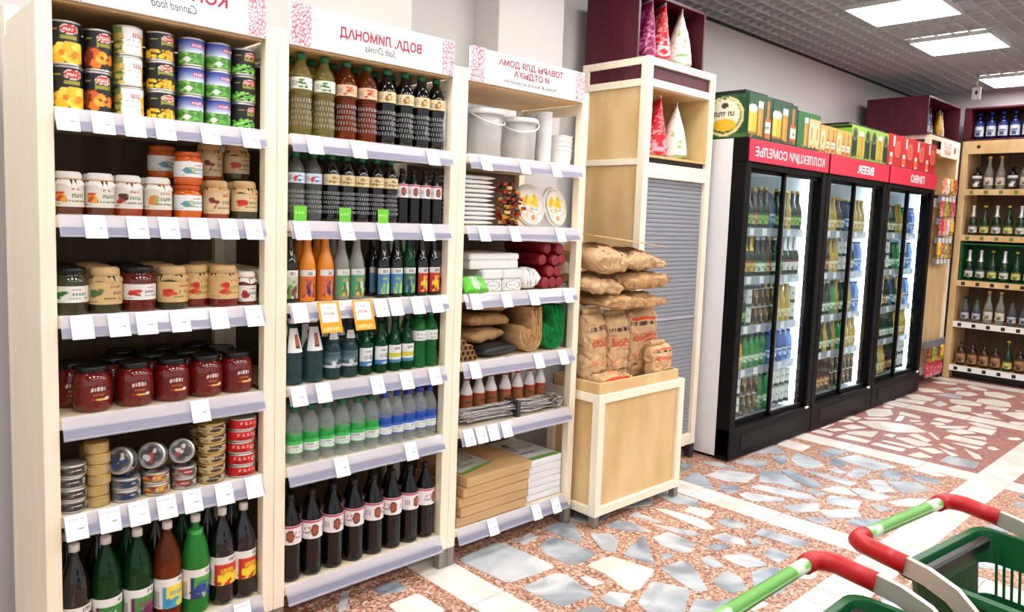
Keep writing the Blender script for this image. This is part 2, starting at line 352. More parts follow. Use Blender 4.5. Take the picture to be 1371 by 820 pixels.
STONES=[
 ('W',[(1.83,2.42),(1.99,2.38),(2.02,2.09),(1.84,2.09)]),
 ('G',[(1.63,2.44),(1.73,2.44),(1.73,2.36),(1.69,2.35),(1.63,2.38),(1.62,2.41)]),
 ('P',[(1.82,2.49),(1.94,2.48),(1.94,2.43),(1.83,2.44)]),
 ('W',[(1.60,2.29),(1.74,2.29),(1.74,2.13),(1.63,2.08),(1.59,2.13)]),
 ('P',[(1.51,2.49),(1.54,2.48),(1.46,2.37),(1.43,2.38)]),
 ('W',[(1.84,2.09),(2.02,2.09),(2.04,1.86),(2.03,1.78),(1.87,1.82)]),
 ('G',[(2.06,2.42),(2.30,2.44),(2.32,2.41),(2.34,2.11),(2.10,2.13),(2.08,2.15)]),
 ('G',[(2.39,2.40),(2.50,2.42),(2.49,2.36),(2.39,2.35)]),
 ('G',[(2.59,2.41),(2.68,2.42),(2.75,2.37),(2.65,2.22),(2.61,2.20),(2.59,2.30)]),
 ('G',[(2.43,2.29),(2.54,2.32),(2.57,2.27),(2.58,2.08),(2.47,2.06),(2.40,2.08),(2.40,2.22)]),
 ('G',[(2.10,2.06),(2.29,2.06),(2.32,2.02),(2.28,1.84),(2.11,1.86)]),
 ('P',[(2.35,1.97),(2.38,1.95),(2.39,1.87),(2.33,1.89)]),
 ('G',[(2.12,1.80),(2.21,1.78),(2.22,1.73),(2.13,1.71)]),
 ('P',[(2.72,2.23),(2.80,2.17),(2.77,2.10),(2.66,2.03),(2.63,2.08)]),
 ('G',[(2.85,2.24),(2.96,2.25),(2.99,2.18),(2.98,2.06),(2.89,2.14)]),
 ('P',[(3.06,2.25),(3.12,2.26),(3.12,2.08),(3.09,2.12)]),
 ('W',[(3.24,2.22),(3.28,2.18),(3.31,1.99),(3.26,1.88),(3.21,1.91)]),
 ('W',[(3.34,2.11),(3.41,2.12),(3.45,2.05),(3.45,2.00),(3.35,1.98)]),
 ('G',[(3.06,2.11),(3.13,1.96),(3.15,1.89),(3.08,1.91),(3.06,2.00)]),
 ('G',[(2.93,2.01),(3.04,2.00),(3.03,1.84),(2.93,1.81),(2.89,1.85),(2.89,1.94)]),
 ('G',[(2.67,1.99),(2.91,2.06),(2.88,2.02),(2.70,1.84),(2.68,1.92)]),
 ('W',[(2.46,2.02),(2.57,2.02),(2.61,2.00),(2.65,1.81),(2.46,1.75),(2.42,1.79),(2.46,1.91)]),
 ('P',[(2.36,1.97),(2.38,1.96),(2.39,1.87),(2.33,1.88),(2.33,1.94)]),
 ('G',[(2.80,1.88),(2.86,1.86),(2.83,1.83),(2.77,1.84)]),
 ('G',[(2.69,1.80),(2.82,1.78),(2.83,1.74),(2.68,1.56),(2.63,1.59),(2.66,1.72)]),
 ('G',[(2.37,1.68),(2.56,1.75),(2.62,1.61),(2.42,1.51),(2.33,1.58)]),
 ('P',[(2.28,1.80),(2.35,1.81),(2.40,1.74),(2.29,1.70),(2.27,1.76)]),
 ('P',[(2.28,1.92),(2.29,1.89),(2.27,1.83),(2.20,1.83),(2.21,1.87)]),
 ('G',[(2.15,1.79),(2.21,1.78),(2.21,1.73),(2.15,1.72)]),
 ('G',[(2.47,1.51),(2.58,1.55),(2.62,1.48),(2.70,1.46),(2.65,1.39),(2.52,1.39)]),
 ('G',[(2.76,1.59),(2.90,1.60),(2.89,1.53),(2.81,1.46),(2.73,1.48)]),
 ('G',[(2.91,1.74),(2.97,1.73),(2.93,1.63),(2.88,1.65),(2.89,1.71)]),
 ('G',[(3.04,1.80),(3.14,1.76),(3.13,1.72),(3.04,1.74)]),
 ('P',[(3.16,1.84),(3.25,1.82),(3.26,1.73),(3.20,1.67),(3.17,1.75)]),
 ('G',[(3.35,1.92),(3.43,1.91),(3.44,1.80),(3.38,1.79),(3.33,1.84)]),
 ('P',[(2.52,2.15),(2.55,2.12),(2.59,2.07),(2.49,2.07),(2.47,2.10)]),
 ('W',[(3.58,2.25),(3.67,2.23),(3.73,1.76),(3.55,1.75),(3.55,2.17)]),
 ('W',[(3.55,1.75),(3.73,1.76),(3.75,1.46),(3.75,1.29),(3.57,1.29)]),
 ('G',[(3.34,1.91),(3.44,1.92),(3.44,1.78),(3.35,1.80)]),
 ('G',[(3.36,1.72),(3.45,1.72),(3.48,1.50),(3.37,1.51),(3.38,1.59)]),
 ('G',[(3.01,1.69),(3.13,1.63),(3.09,1.51),(3.00,1.56),(2.99,1.62)]),
 ('G',[(3.18,1.58),(3.28,1.59),(3.27,1.49),(3.15,1.49)]),
 ('G',[(2.75,1.58),(2.90,1.59),(2.96,1.54),(3.02,1.43),(2.84,1.39),(2.77,1.45)]),
 ('G',[(3.03,1.81),(3.12,1.79),(3.13,1.72),(3.04,1.74)]),
 ('P',[(3.20,1.44),(3.33,1.46),(3.32,1.41),(3.22,1.40)]),
 ('W',[(2.75,1.27),(2.95,1.27),(2.96,1.13),(2.73,1.11)]),
 ('W',[(2.96,1.27),(3.21,1.27),(3.21,1.15),(2.97,1.12)]),
 ('W',[(3.23,1.27),(3.48,1.26),(3.47,1.15),(3.22,1.15)]),
 ('W',[(3.57,2.32),(3.69,2.35),(3.69,2.25),(3.52,2.25)]),
 ('G',[(3.73,2.39),(3.92,2.41),(3.90,2.34),(3.77,2.20),(3.73,2.21),(3.72,2.31)]),
 ('P',[(3.93,2.34),(4.10,2.34),(4.19,2.16),(4.02,2.13),(3.94,2.21)]),
 ('G',[(3.83,2.20),(3.92,2.13),(3.85,2.08),(3.77,2.10),(3.78,2.15)]),
 ('G',[(4.31,2.38),(4.44,2.35),(4.49,2.24),(4.33,2.20)]),
 ('G',[(4.11,2.50),(4.21,2.45),(4.20,2.25),(4.14,2.38)]),
 ('G',[(4.54,2.40),(4.87,2.39),(4.75,2.25),(4.67,2.33)]),
 ('G',[(4.61,2.28),(4.71,2.23),(4.60,2.17),(4.50,2.16)]),
 ('P',[(4.65,2.16),(4.83,2.21),(4.77,2.04),(4.71,1.97),(4.58,2.00),(4.57,2.07)]),
 ('G',[(4.27,2.17),(4.36,2.11),(4.20,1.87),(4.14,1.86),(4.15,1.99),(4.09,2.08)]),
 ('P',[(3.96,2.07),(4.04,2.05),(4.12,1.80),(4.08,1.73),(4.01,1.79),(3.97,1.98)]),
 ('P',[(3.80,2.05),(3.86,2.04),(3.94,1.86),(3.89,1.84),(3.77,1.95),(3.77,2.00)]),
 ('G',[(4.39,2.10),(4.44,2.08),(4.37,1.86),(4.31,1.81),(4.24,1.85),(4.30,1.98)]),
 ('W',[(4.91,2.39),(5.08,2.40),(5.06,2.22),(4.89,2.21)]),
 ('P',[(3.82,1.81),(3.95,1.75),(4.03,1.70),(3.91,1.65),(3.81,1.72)]),
 ('G',[(3.99,2.56),(4.07,2.56),(3.98,2.47),(3.87,2.48)]),
 ('W',[(5.17,2.40),(5.33,2.40),(5.37,1.98),(5.21,1.97)]),
 ('W',[(5.20,1.96),(5.36,1.98),(5.36,1.58),(5.18,1.56)]),
 ('W',[(4.93,2.39),(5.11,2.39),(5.11,2.18),(4.89,2.20)]),
 ('G',[(4.95,2.10),(5.12,2.11),(5.15,2.01),(5.01,2.01),(4.89,2.05)]),
 ('P',[(4.94,1.98),(5.12,1.93),(5.07,1.66),(4.89,1.74)]),
 ('P',[(4.66,1.92),(4.73,1.90),(4.69,1.82),(4.63,1.84)]),
 ('P',[(4.64,1.80),(4.85,1.82),(4.84,1.73),(4.65,1.73)]),
 ('P',[(4.51,2.01),(4.55,1.93),(4.55,1.70),(4.46,1.71),(4.47,1.84)]),
 ('P',[(4.14,1.70),(4.21,1.71),(4.26,1.56),(4.13,1.53),(4.07,1.67)]),
 ('W',[(4.26,1.79),(4.42,1.74),(4.33,1.61),(4.27,1.70)]),
 ('P',[(4.65,1.68),(4.73,1.63),(4.59,1.50),(4.48,1.56)]),
 ('P',[(4.41,1.68),(4.47,1.65),(4.47,1.48),(4.34,1.50),(4.32,1.57)]),
 ('G',[(4.81,1.66),(4.96,1.68),(4.98,1.58),(4.81,1.56)]),
 ('P',[(3.82,1.81),(3.93,1.77),(4.04,1.70),(3.90,1.64),(3.79,1.72)]),
 ('P',[(3.93,1.65),(4.11,1.53),(4.02,1.47),(3.86,1.57)]),
 ('G',[(4.24,1.51),(4.28,1.47),(4.28,1.40),(4.18,1.43)]),
 ('W',[(6.88,2.39),(7.07,2.38),(7.01,1.64),(6.87,1.58)]),
 ('W',[(6.46,2.39),(6.60,2.38),(6.70,2.28),(6.53,2.20),(6.38,2.23),(6.31,2.31)]),
 ('W',[(6.05,2.29),(6.21,2.17),(6.28,1.97),(6.17,1.83),(5.97,1.98),(5.95,2.13)]),
 ('W',[(6.32,2.11),(6.53,2.15),(6.54,2.11),(6.37,2.08)]),
 ('W',[(5.78,2.31),(5.91,2.28),(5.91,2.17),(5.76,2.23)]),
 ('W',[(5.91,2.39),(6.04,2.37),(5.99,2.30)]),
 ('W',[(5.62,2.21),(5.73,2.18),(5.87,2.07),(5.67,2.04)]),
 ('W',[(5.45,2.21),(5.57,2.20),(5.56,2.01),(5.48,2.01)]),
 ('W',[(5.44,2.39),(5.53,2.37),(5.52,2.26),(5.44,2.25)]),
 ('W',[(5.47,1.97),(5.54,1.96),(5.55,1.77),(5.47,1.77)]),
 ('W',[(5.81,2.01),(5.88,1.99),(5.88,1.95),(5.78,1.94)]),
 ('W',[(5.80,1.92),(5.88,1.86),(5.83,1.68),(5.71,1.75)]),
 ('W',[(5.97,1.89),(6.05,1.86),(5.95,1.73),(5.87,1.74)]),
 ('W',[(6.16,1.82),(6.19,1.80),(6.04,1.70),(6.01,1.71)]),
 ('W',[(6.64,1.93),(6.74,1.92),(6.75,1.81),(6.63,1.82)]),
 ('W',[(6.36,1.98),(6.46,1.93),(6.38,1.92)]),
 ('W',[(6.43,1.85),(6.64,1.68),(6.50,1.70),(6.41,1.80)]),
 ('W',[(6.35,1.75),(6.50,1.68),(6.47,1.58),(6.33,1.65)]),
 ('W',[(6.11,1.69),(6.25,1.68),(6.24,1.45),(6.12,1.45)]),
 ('W',[(6.29,1.62),(6.41,1.50),(6.32,1.47)]),
 ('W',[(6.01,1.61),(6.04,1.57),(6.06,1.43),(5.98,1.45)]),
 ('W',[(5.89,1.66),(5.93,1.64),(5.86,1.54),(5.82,1.57)]),
 ('W',[(5.80,1.64),(5.70,1.48),(5.65,1.51)]),
 ('W',[(5.66,1.73),(5.74,1.65),(5.69,1.57),(5.60,1.61)]),
 ('W',[(5.42,1.71),(5.56,1.68),(5.50,1.58),(5.42,1.64)]),
 ('G',[(5.46,1.52),(5.63,1.52),(5.64,1.34),(5.47,1.33),(5.45,1.43)]),
 ('W',[(5.92,1.51),(5.83,1.39),(5.75,1.35),(5.72,1.39)]),
 ('W',[(5.11,1.59),(5.19,1.56),(5.15,1.39),(5.09,1.44)]),
 ('W',[(5.62,1.95),(5.66,1.94),(5.67,1.74),(5.61,1.76)]),
 ('P',[(7.68,2.25),(7.86,2.19),(7.86,2.06),(7.72,2.03)]),
 ('P',[(7.25,2.13),(7.45,2.12),(7.35,2.03),(7.19,2.05)]),
 ('P',[(8.08,2.27),(8.27,2.20),(8.24,2.13),(8.06,2.20)]),
 ('W',[(6.22,2.31),(6.37,2.18),(6.34,2.15),(6.18,2.26)]),
 ('W',[(5.60,2.35),(5.70,2.30),(5.71,2.24),(5.59,2.29)]),
 ('W',[(5.60,2.39),(5.82,2.38),(5.76,2.37),(5.59,2.36)]),
 ('W',[(4.77,1.28),(4.96,1.25),(5.52,1.27),(5.45,1.18),(4.91,1.05),(4.70,1.10)]),
 ('W',[(4.37,1.46),(4.52,1.40),(4.60,1.33),(4.43,1.33),(4.36,1.40)]),
 ('P',[(4.20,1.51),(4.29,1.48),(4.26,1.40),(4.15,1.44)]),
 ('P',[(4.05,1.66),(4.19,1.71),(4.28,1.56),(4.15,1.53)]),
]
def centroid(p): return sum(q[0] for q in p)/len(p), sum(q[1] for q in p)/len(p)
def inside(pt, p):
    c = False; j = len(p)-1
    for i in range(len(p)):
        if (p[i][1] > pt[1]) != (p[j][1] > pt[1]) and pt[0] < (p[j][0]-p[i][0])*(pt[1]-p[i][1])/(p[j][1]-p[i][1])+p[i][0]: c = not c
        j = i
    return c
def slab(name, p, m, zt=0.0):
    a = sum(p[i-1][0]*p[i][1]-p[i][0]*p[i-1][1] for i in range(len(p)))
    if a < 0: p = p[::-1]
    n = len(p); cx, cy = centroid(p)
    q = [(cx+(x-cx)*.985, cy+(y-cy)*.985) for x, y in p]
    V = [(x, y, -.02) for x, y in p]+[(x, y, zt-.0015) for x, y in p]+[(x, y, zt) for x, y in q]
    F = [tuple(range(2*n, 3*n))]+[(i, (i+1) % n, n+(i+1) % n, n+i) for i in range(n)]+[(n+i, n+(i+1) % n, 2*n+(i+1) % n, 2*n+i) for i in range(n)]
    return geo(name, (V, F), m, floor)
SX = [.25, 1.93, 3.64, 5.27, 6.965, 8.64]; SW = .09
def in_strip(c, pad=.0): return any(abs(c[0]-x) < SW+pad for x in SX) or 1.09-pad < c[1] < 1.28+pad
done = []
for k, p in STONES:
    c = centroid(p)
    if in_strip(c) or any(inside(c, q) or inside(centroid(q), p) for q in done): continue
    pts = []
    for i, a in enumerate(p):                               # soften the corners a little
        b_, pr_ = p[(i+1) % len(p)], p[i-1]
        pts += [(a[0]*.93+pr_[0]*.07, a[1]*.93+pr_[1]*.07), (a[0]*.93+b_[0]*.07, a[1]*.93+b_[1]*.07)]
    pts = [(c[0]+(x_-c[0])*1.05, c[1]+(y_-c[1])*1.05) for x_, y_ in pts]
    done.append(p); slab('stone', pts, RND.choice(M_STONE[k]), RND.uniform(-.0004, .0004))
def strip_ok(pts): return all(not in_strip(p, .008) for p in pts)
hulls = []
def add_hull(p):
    c = centroid(p); hulls.append((c, max(math.dist(c, q) for q in p), p))
for p in done: add_hull(p)
def samples(p):
    out = [centroid(p)]
    for i in range(len(p)):
        a, b = p[i-1], p[i]
        for f in (0, .33, .66): out.append((a[0]+(b[0]-a[0])*f, a[1]+(b[1]-a[1])*f))
    return out
def grow(p, d):
    c = centroid(p); return [(q[0]+(q[0]-c[0])/max(math.dist(q, c), 1e-6)*d, q[1]+(q[1]-c[1])/max(math.dist(q, c), 1e-6)*d) for q in p]
n_fill = 0
for k in range(9000):
    r = .13*(1-k/9000)+.035; x, y = RND.uniform(1.95, 8.6), RND.uniform(-.3, 2.38)
    if RND.random() < .5: x, y = RND.uniform(1.95, 5.2), RND.uniform(1.25, 2.38)
    a0 = RND.uniform(0, 6.3); nn = RND.choice([4, 5, 5, 6]); asp = RND.uniform(.5, 1); th = RND.uniform(0, 3); pts = []
    for i in range(nn):
        a = a0+2*PI*i/nn+RND.uniform(-.25, .25); u, v = r*math.cos(a), r*asp*math.sin(a)
        pts.append((x+u*math.cos(th)-v*math.sin(th), y+u*math.sin(th)+v*math.cos(th)))
    if not strip_ok(pts): continue
    g = grow(pts, .02); sg_ = samples(g); ok = True
    for c, q, hp in hulls:
        if math.dist(c, (x, y)) > q+r+.03: continue
        if any(inside(t, hp) for t in sg_) or any(inside(t, g) for t in samples(hp)): ok = False; break
    if not ok: continue
    add_hull(pts); n_fill += 1
    slab('stone', pts, RND.choice(M_STONE['G']+M_STONE['P'] if x < 5.2 else M_STONE['W']), 0)
    if n_fill > 175: break
for s, ph in zip(SX, (1.29, 1.15, 1.29, 1.1, 1.29, 1.29)):
    y = ph-.47*4
    while y < 2.9:
        y0, y1 = y+.003, y+.467
        for a, b_ in ((y0, min(y1, 1.088)), (max(y0, 1.282), y1)):
            if b_-a > .04: slab('tile', [(s-SW, a), (s+SW, a), (s+SW, b_), (s-SW, b_)], M_STONE['W'][0])
        y += .47
x = 1.5
while x < 9.2:
    slab('tile', [(x+.003, 1.09), (x+.127, 1.09), (x+.127, 1.28), (x+.003, 1.28)], M_STONE['W'][0]); x += .13

M_WALL = noisy('grey_white_paint', (204, 201, 200), (211, 208, 206), (.6, .6, .6), .8)
wall = struct(bx('wall_left', (-4, 9.6, 3.2, 3.3, -.1, 3.5), M_WALL, b=0)); ORG['wall_left'] = Vector((0, 0, 0))
struct(bx('wall_far', (9.32, 9.45, -4.5, 3.2, -.1, 3.5), M_WALL, b=0))
struct(bx('trim_1', (-1.2, 2.153, 3.0, 3.2, 0, 3.5), M_WALL, b=.004))
struct(bx('trim_2', (2.71, 3.21, 3.0, 3.2, 0, 3.5), M_WALL, b=.004))
ceil = struct(bx('ceiling', (-4, 9.6, -4.5, 3.3, 3.42, 3.5), mat('plenum_grey', (118, 120, 124), .9), b=0)); ORG['ceiling'] = Vector((0, 0, 0))
M_SLAT = mat('grid_grey', (188, 190, 192), .5)
run = new_mesh('slat', *box(-1, 9.32, -.005, .005, CEIL, CEIL+.05), M_SLAT)
crs = new_mesh('slat', *box(-.005, .005, -3.4, 3.17, CEIL, CEIL+.05), M_SLAT)
for i in range(54):
    o = bpy.data.objects.new('slat', run); link(o, ceil); o.location = (0, 3.165-i*.1165, 0)
for i in range(88):
    o = bpy.data.objects.new('slat', crs); link(o, ceil); o.location = (9.28-i*.1165, 0, 0)
struct(bx('trim_3', (-1, 9.32, 3.175, 3.2, CEIL-.012, CEIL+.02), mat('black_edge', (30, 30, 30), .6), b=0))

# ------------------------------------------------------------------ shelving bays
FY = 2.395; BY = 2.852; PW = .042
SH = [1.76, 1.464, 1.176, .88, .588, .15]
def tag_canvas(seed):
    c = Cv(26, 24, (238, 238, 243)); c.scrib(.1, .8, .9, .83, (176, 178, 190), seed); c.scrib(.5, .42, .84, .49, (60, 62, 74), seed+1); c.scrib(.12, .42, .3, .45, (190, 190, 200), seed+2)
    c.scrib(.1, .12, .8, .15, (186, 186, 196), seed+3)
    return c
def slope(w, z0, z1, off=.0015):
    """points on the tilted face of a price rail; z relative to the shelf top"""
    return lambda s, t: (-w/2+w*s, 2.394-.028*((.004-(z0+(z1-z0)*t))/.06)-off-.003, z0+(z1-z0)*t)
TAGM = [mesh3('price_tag', surf(slope(.058, -.062, .003), tag_canvas(k*7)), smooth=False) for k in range(4)]
g1 = Cv(16, 10, (110, 205, 50)); g1.scrib(.15, .5, .8, .62, (200, 240, 170), 3)
GREENTAG = mesh3('green_flag', surf(lambda s, t: (-.024+.048*s, 2.3885, .002+.052*t), g1), smooth=False)
yc = Cv(22, 26, (245, 166, 30)); yc.rect(.13, .34, .87, .93, (248, 248, 248)); yc.scrib(.3, .6, .75, .66, (200, 120, 120), 5); yc.scrib(.14, .1, .86, .2, (250, 225, 160), 6); yc.scrib(.2, .8, .8, .84, (190, 190, 200), 8)
YELLOWTAG = mesh3('promotion_frame', surf(lambda s, t: (-.043+.086*s+.018*(1-t), 2.352-.012*t+.02*t, -.105+.112*t), yc), smooth=False)
def doodle(seed, w, h):
    c = Cv(w, h, (252, 250, 250)); g = random.Random(seed); cc = [(196, 60, 96), (214, 110, 136), (186, 44, 80)]
    for i in range(int(w*h/34)):
        x, y, r = g.random(), g.random(), g.uniform(.05, .12)
        c.ell(x, y, r*h/w*.7, r*.7, (252, 250, 250)); c.ring(x, y, r*h/w*.7, r*.7, g.choice(cc), .55)
    return c
def shelving(x0, x1, label, tags, hdr, back_top, rail_x1=None):
    u = thing('shelving_unit', label, 'shelving', (x0, FY, 0))
    a, b = x0+PW, x1-PW
    for xa in (x0, b):
        for ya in (FY, BY-PW):
            p = bx('post', (xa+.0005, xa+PW-.0005, ya, ya+PW, .082, 2.105), M_POST, u)
            bx('foot', (xa+.001, xa+PW-.001, ya+.001, ya+PW-.001, 0, .082), M_FOOT, u, label='brushed grey metal foot')
        for z in (1.268, .11, 2.03):
            bx('side_rail', (xa+.008, xa+PW-.008, FY+PW, BY-PW, z-.024, z+.024), M_POST, u)
    bx('back_panel', (a, b, BY-.012, BY-.004, .1, back_top), M_BACK, u, 0, label='brown back panel')
    bx('top_board', (a+.002, b-.002, FY+.012, BY-.014, 2.052, 2.07), M_PANEL, u)
    for k, z in enumerate(SH):
        bx('shelf', (a+.001, b-.001, 2.400, BY-.014, z-.034, z), M_SHELF, u, .002)
        yb, zb = 2.366, z-.056
        xe = b-.003
        V = []
        for x in (a+.004, xe):
            V += [(x, 2.394, z+.004), (x, 2.397, z+.004), (x, yb+.003, zb), (x, yb, zb)]
        rail = geo('price_rail', (V, [(0, 1, 2, 3), (4, 7, 6, 5), (0, 3, 7, 4), (1, 5, 6, 2), (0, 4, 5, 1), (3, 2, 6, 7)]), M_RAIL, u, label='clear plastic price rail')
        bx('lip', (a+.004, xe, yb-.003, yb+.0065, zb-.003, zb+.001), M_RAIL, rail, 0)
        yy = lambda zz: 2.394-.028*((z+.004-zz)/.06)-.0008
        geo('gap_shade_band', ([(a+.006, yy(z-.05), z-.05), (xe-.002, yy(z-.05), z-.05), (xe-.002, yy(z-.031), z-.031), (a+.006, yy(z-.031), z-.031)], [(0, 1, 2, 3)]), mat('gap_shade_violet', (132, 130, 152), .35), rail, label='violet-grey band painted as the dark gap behind the rail')  # painted shade: the dark gap under the shelf, seen through the clear rail
        for i, tx in enumerate(tags[k]):
            kind = ''
            if isinstance(tx, tuple): tx, kind = tx
            def put(nm, me, dz=0):
                o = bpy.data.objects.new(nm, me); link(o, rail); o.location = (tx-x0, -FY, z+dz); return o
            if kind == 'y': put('promotion_frame', YELLOWTAG)['label'] = 'orange framed promotion card'
            else:
                put('price_tag', TAGM[(i*3+k) % 4])
                if kind == 'g': put('green_flag', GREENTAG)['label'] = 'bright green flag on price tag'
    if x0 < .5: bx('end_panel', (x0+.002, x0+.008, FY+PW, BY-PW, .134, 2.006), M_POST, u, 0)
    board = bx('header_sign', (a+.001, b-.001, 2.389, 2.401, 2.058, 2.195), mat('sign_board', (250, 250, 250), .35), u, .001, label='white header sign with crimson lettering')
    for (s0, s1, sd) in ((a+.002, a+.078, 1), (b-.062, b-.002, 2)):
        geo3('doodle_print', front_sheet(s0, s1, 2.3882, 2.060, 2.193+(.006 if sd == 1 else 0), doodle(sd+int(x0*10), 56, 84)), board)
    for body, size, cx, z, m, kw in hdr:
        text_front('lettering', body, size, cx, 2.3878, z, m, board, **kw)
    return u
g, y = 'g', 'y'
TAGS = [[[.55, .64, .724, .81, .945, 1.076], [.617, .73, .82, .91, 1.005, 1.088], [.579, .676, .753, .852, .974, 1.092], [.914], [.556, .645, .727, .809, .889, .992, 1.095], [1.057]],
        [[1.307, 1.483, 1.82], [(1.262, g), (1.439, g), (1.603, g), 1.804], [1.258, (1.356, y), (1.496, y), 1.594, 1.662, 1.765, 1.858], [1.258, 1.355, 1.584, 1.72, 1.861], [1.435, 1.75], []],
        [[2.099, 2.327, 2.529], [2.102, 2.283, 2.577], [2.068, 2.247, 2.418, 2.647], [2.077, 2.466, 2.634], [2.056, 2.126, 2.196, 2.276], [2.213, 2.492, 2.625]]]
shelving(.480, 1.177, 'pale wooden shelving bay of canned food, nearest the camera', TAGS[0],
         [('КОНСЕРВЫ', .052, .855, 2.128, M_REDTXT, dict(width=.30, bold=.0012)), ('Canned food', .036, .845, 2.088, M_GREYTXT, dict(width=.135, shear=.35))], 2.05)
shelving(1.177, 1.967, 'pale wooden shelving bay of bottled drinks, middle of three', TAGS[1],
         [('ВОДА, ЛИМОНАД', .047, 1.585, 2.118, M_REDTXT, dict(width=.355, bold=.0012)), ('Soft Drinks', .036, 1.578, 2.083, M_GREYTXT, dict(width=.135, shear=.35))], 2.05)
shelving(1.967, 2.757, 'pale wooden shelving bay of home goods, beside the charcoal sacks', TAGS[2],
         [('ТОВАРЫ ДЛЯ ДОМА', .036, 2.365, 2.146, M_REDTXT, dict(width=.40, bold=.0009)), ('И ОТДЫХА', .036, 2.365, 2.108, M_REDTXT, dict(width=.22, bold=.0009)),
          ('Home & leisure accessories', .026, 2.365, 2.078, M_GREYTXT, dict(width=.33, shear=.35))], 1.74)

# ------------------------------------------------------------------ stock: cans, jars, bottles
def can_kind(name, look, r, h, cv, lid=M_TINLID, body=M_TINLID, category='can', group=None, seg=26):
    k = Kind(name, look, category, group)
    k.add('body', new_mesh('body', *lathe([(r*.93, 0), (r, .002), (r, .004), (r*.975, .006), (r*.975, h-.006), (r, h-.004), (r, h-.002), (r*.94, h)], seg, True), body, True))
    k.add('lid', new_mesh('lid', *lathe([(r*.9, h-.004), (r*.9, h-.0015), (r*.86, h-.003), (r*.6, h-.003), (r*.58, h-.002), (.001, h-.002)], seg), lid, True))
    k.add('label', mesh3('label', cyl_label(r*.985, .006, h-.006, cv)))
    return k
def print_lid(k, r, h, seed, c):
    cv = Cv(24, 24, (150, 152, 150)); cv.ell(.5, .5, .5, .5, (120, 122, 120)); cv.ell(.5, .5, .42, .42, (70, 70, 70)); cv.blobs(.25, .25, .75, .75, [c, (205, 205, 200), (50, 50, 50)], 9, .12, seed)
    def dsk(s, t):
        a, b = 2*s-1, 2*t-1; d = math.hypot(a, b); m_ = max(abs(a), abs(b)); f = m_/d if d > 1e-6 else 0
        return (a*f*r*.86, b*f*r*.86, h+.0006)
    k.add('lid_print', mesh3('lid_print', surf(dsk, cv)))
RED, WHT, BLK = (206, 30, 36), (245, 245, 240), (22, 22, 24)
def logo_oval(c, cx=.56, cy=.82):
    c.ell(cx, cy, .17, .12, (240, 225, 215)); c.ell(cx, cy, .155, .1, (200, 40, 36)); c.scrib(cx-.11, cy-.03, cx+.11, cy+.04, (245, 225, 215), 4)
    c.rect(cx-.16, cy-.24, cx+.14, cy-.15, (150, 150, 40)); c.rect(cx-.17, cy-.26, cx-.155, cy-.02, (170, 170, 60)); c.rect(cx+.16, cy-.22, cx+.175, cy+.02, (170, 170, 60)); c.rect(.2, cy-.05, .34, cy-.02, (170, 170, 60))
    return c
def c_peach():
    c = Cv(40, 34, BLK); logo_oval(c, .56, .83); c.blobs(.14, .1, .86, .42, [(244, 186, 30), (250, 206, 50), (252, 220, 90)], 16, .13, 3, 1); c.blobs(.2, .1, .8, .3, [(226, 130, 20)], 4, .07, 6); return c
def c_apricot():
    c = Cv(40, 34, BLK); logo_oval(c, .62, .82); c.blobs(.2, .1, .8, .46, [(110, 26, 20), (226, 120, 24), (240, 160, 40), (214, 96, 20)], 15, .12, 8); c.blobs(.3, .15, .7, .4, [(120, 40, 20), (250, 190, 70)], 5, .05, 2); return c
def c_pine():
    c = Cv(40, 30, (240, 236, 226)); c.rect(0, 0, .3, 1, (118, 138, 70)); c.blobs(.02, 0, .3, .7, [(196, 170, 60), (214, 186, 90), (90, 120, 50)], 22, .08, 4); c.rect(.33, .08, .7, .95, (244, 242, 240))
    c.scrib(.4, .66, .68, .8, (190, 40, 80), 2); c.scrib(.4, .5, .68, .55, (150, 150, 150), 3); c.scrib(.4, .3, .66, .34, (160, 160, 170), 5); c.blobs(.74, .05, 1, .9, [(240, 190, 40), (232, 160, 30)], 22, .08, 7); return c
def c_corn():
    c = Cv(40, 30, BLK); logo_oval(c, .6, .8); c.blobs(.08, .05, .92, .34, [(240, 190, 30), (250, 214, 60), (220, 160, 20)], 60, .05, 9); return c
def c_peas():
    c = Cv(40, 30, (40, 70, 170)); c.grad(.45, 1, (235, 244, 250), (28, 50, 150)); c.rect(0, 0, 1, .46, (70, 140, 60)); c.blobs(0, .02, 1, .46, [(60, 130, 40), (110, 180, 70), (80, 150, 50), (150, 200, 100)], 80, .05, 5)
    c.rect(.45, .66, .95, .84, (176, 46, 110)); c.scrib(.48, .7, .92, .8, (240, 220, 235), 8); c.ell(.36, .2, .08, .1, (225, 235, 225)); return c
def c_green():
    c = Cv(40, 30, BLK); logo_oval(c, .6, .78); c.blobs(.06, .03, .94, .36, [(120, 200, 70), (90, 170, 50), (150, 220, 110)], 60, .05, 4); return c
TOPC, SODA, HOME = 'canned food shelf', 'drinks shelf', 'home goods shelf'
def jit(a=.12): return RND.uniform(-a, a)
cans = [(can_kind('food_can', 'tall black can of yellow peaches', .042, .1225, c_peach()), .566, 2), (can_kind('food_can', 'tall black can of apricots', .037, .119, c_apricot()), .648, 2),
        (can_kind('food_can', 'pale pineapple can', .0405, .088, c_pine()), .732, 3), (can_kind('food_can', 'black can of yellow corn', .0405, .088, c_corn()), .822, 3)]
kp = can_kind('food_can', 'blue and green can of peas', .039, .088, c_peas()); kg = can_kind('food_can', 'black can of green peas', .0375, .087, c_green())
cans += [(kp, .915, 3), (kp, 1.002, 3), (kg, 1.086, 3)]
LEV = {2: ['bottom', 'top'], 3: ['bottom', 'middle', 'top']}
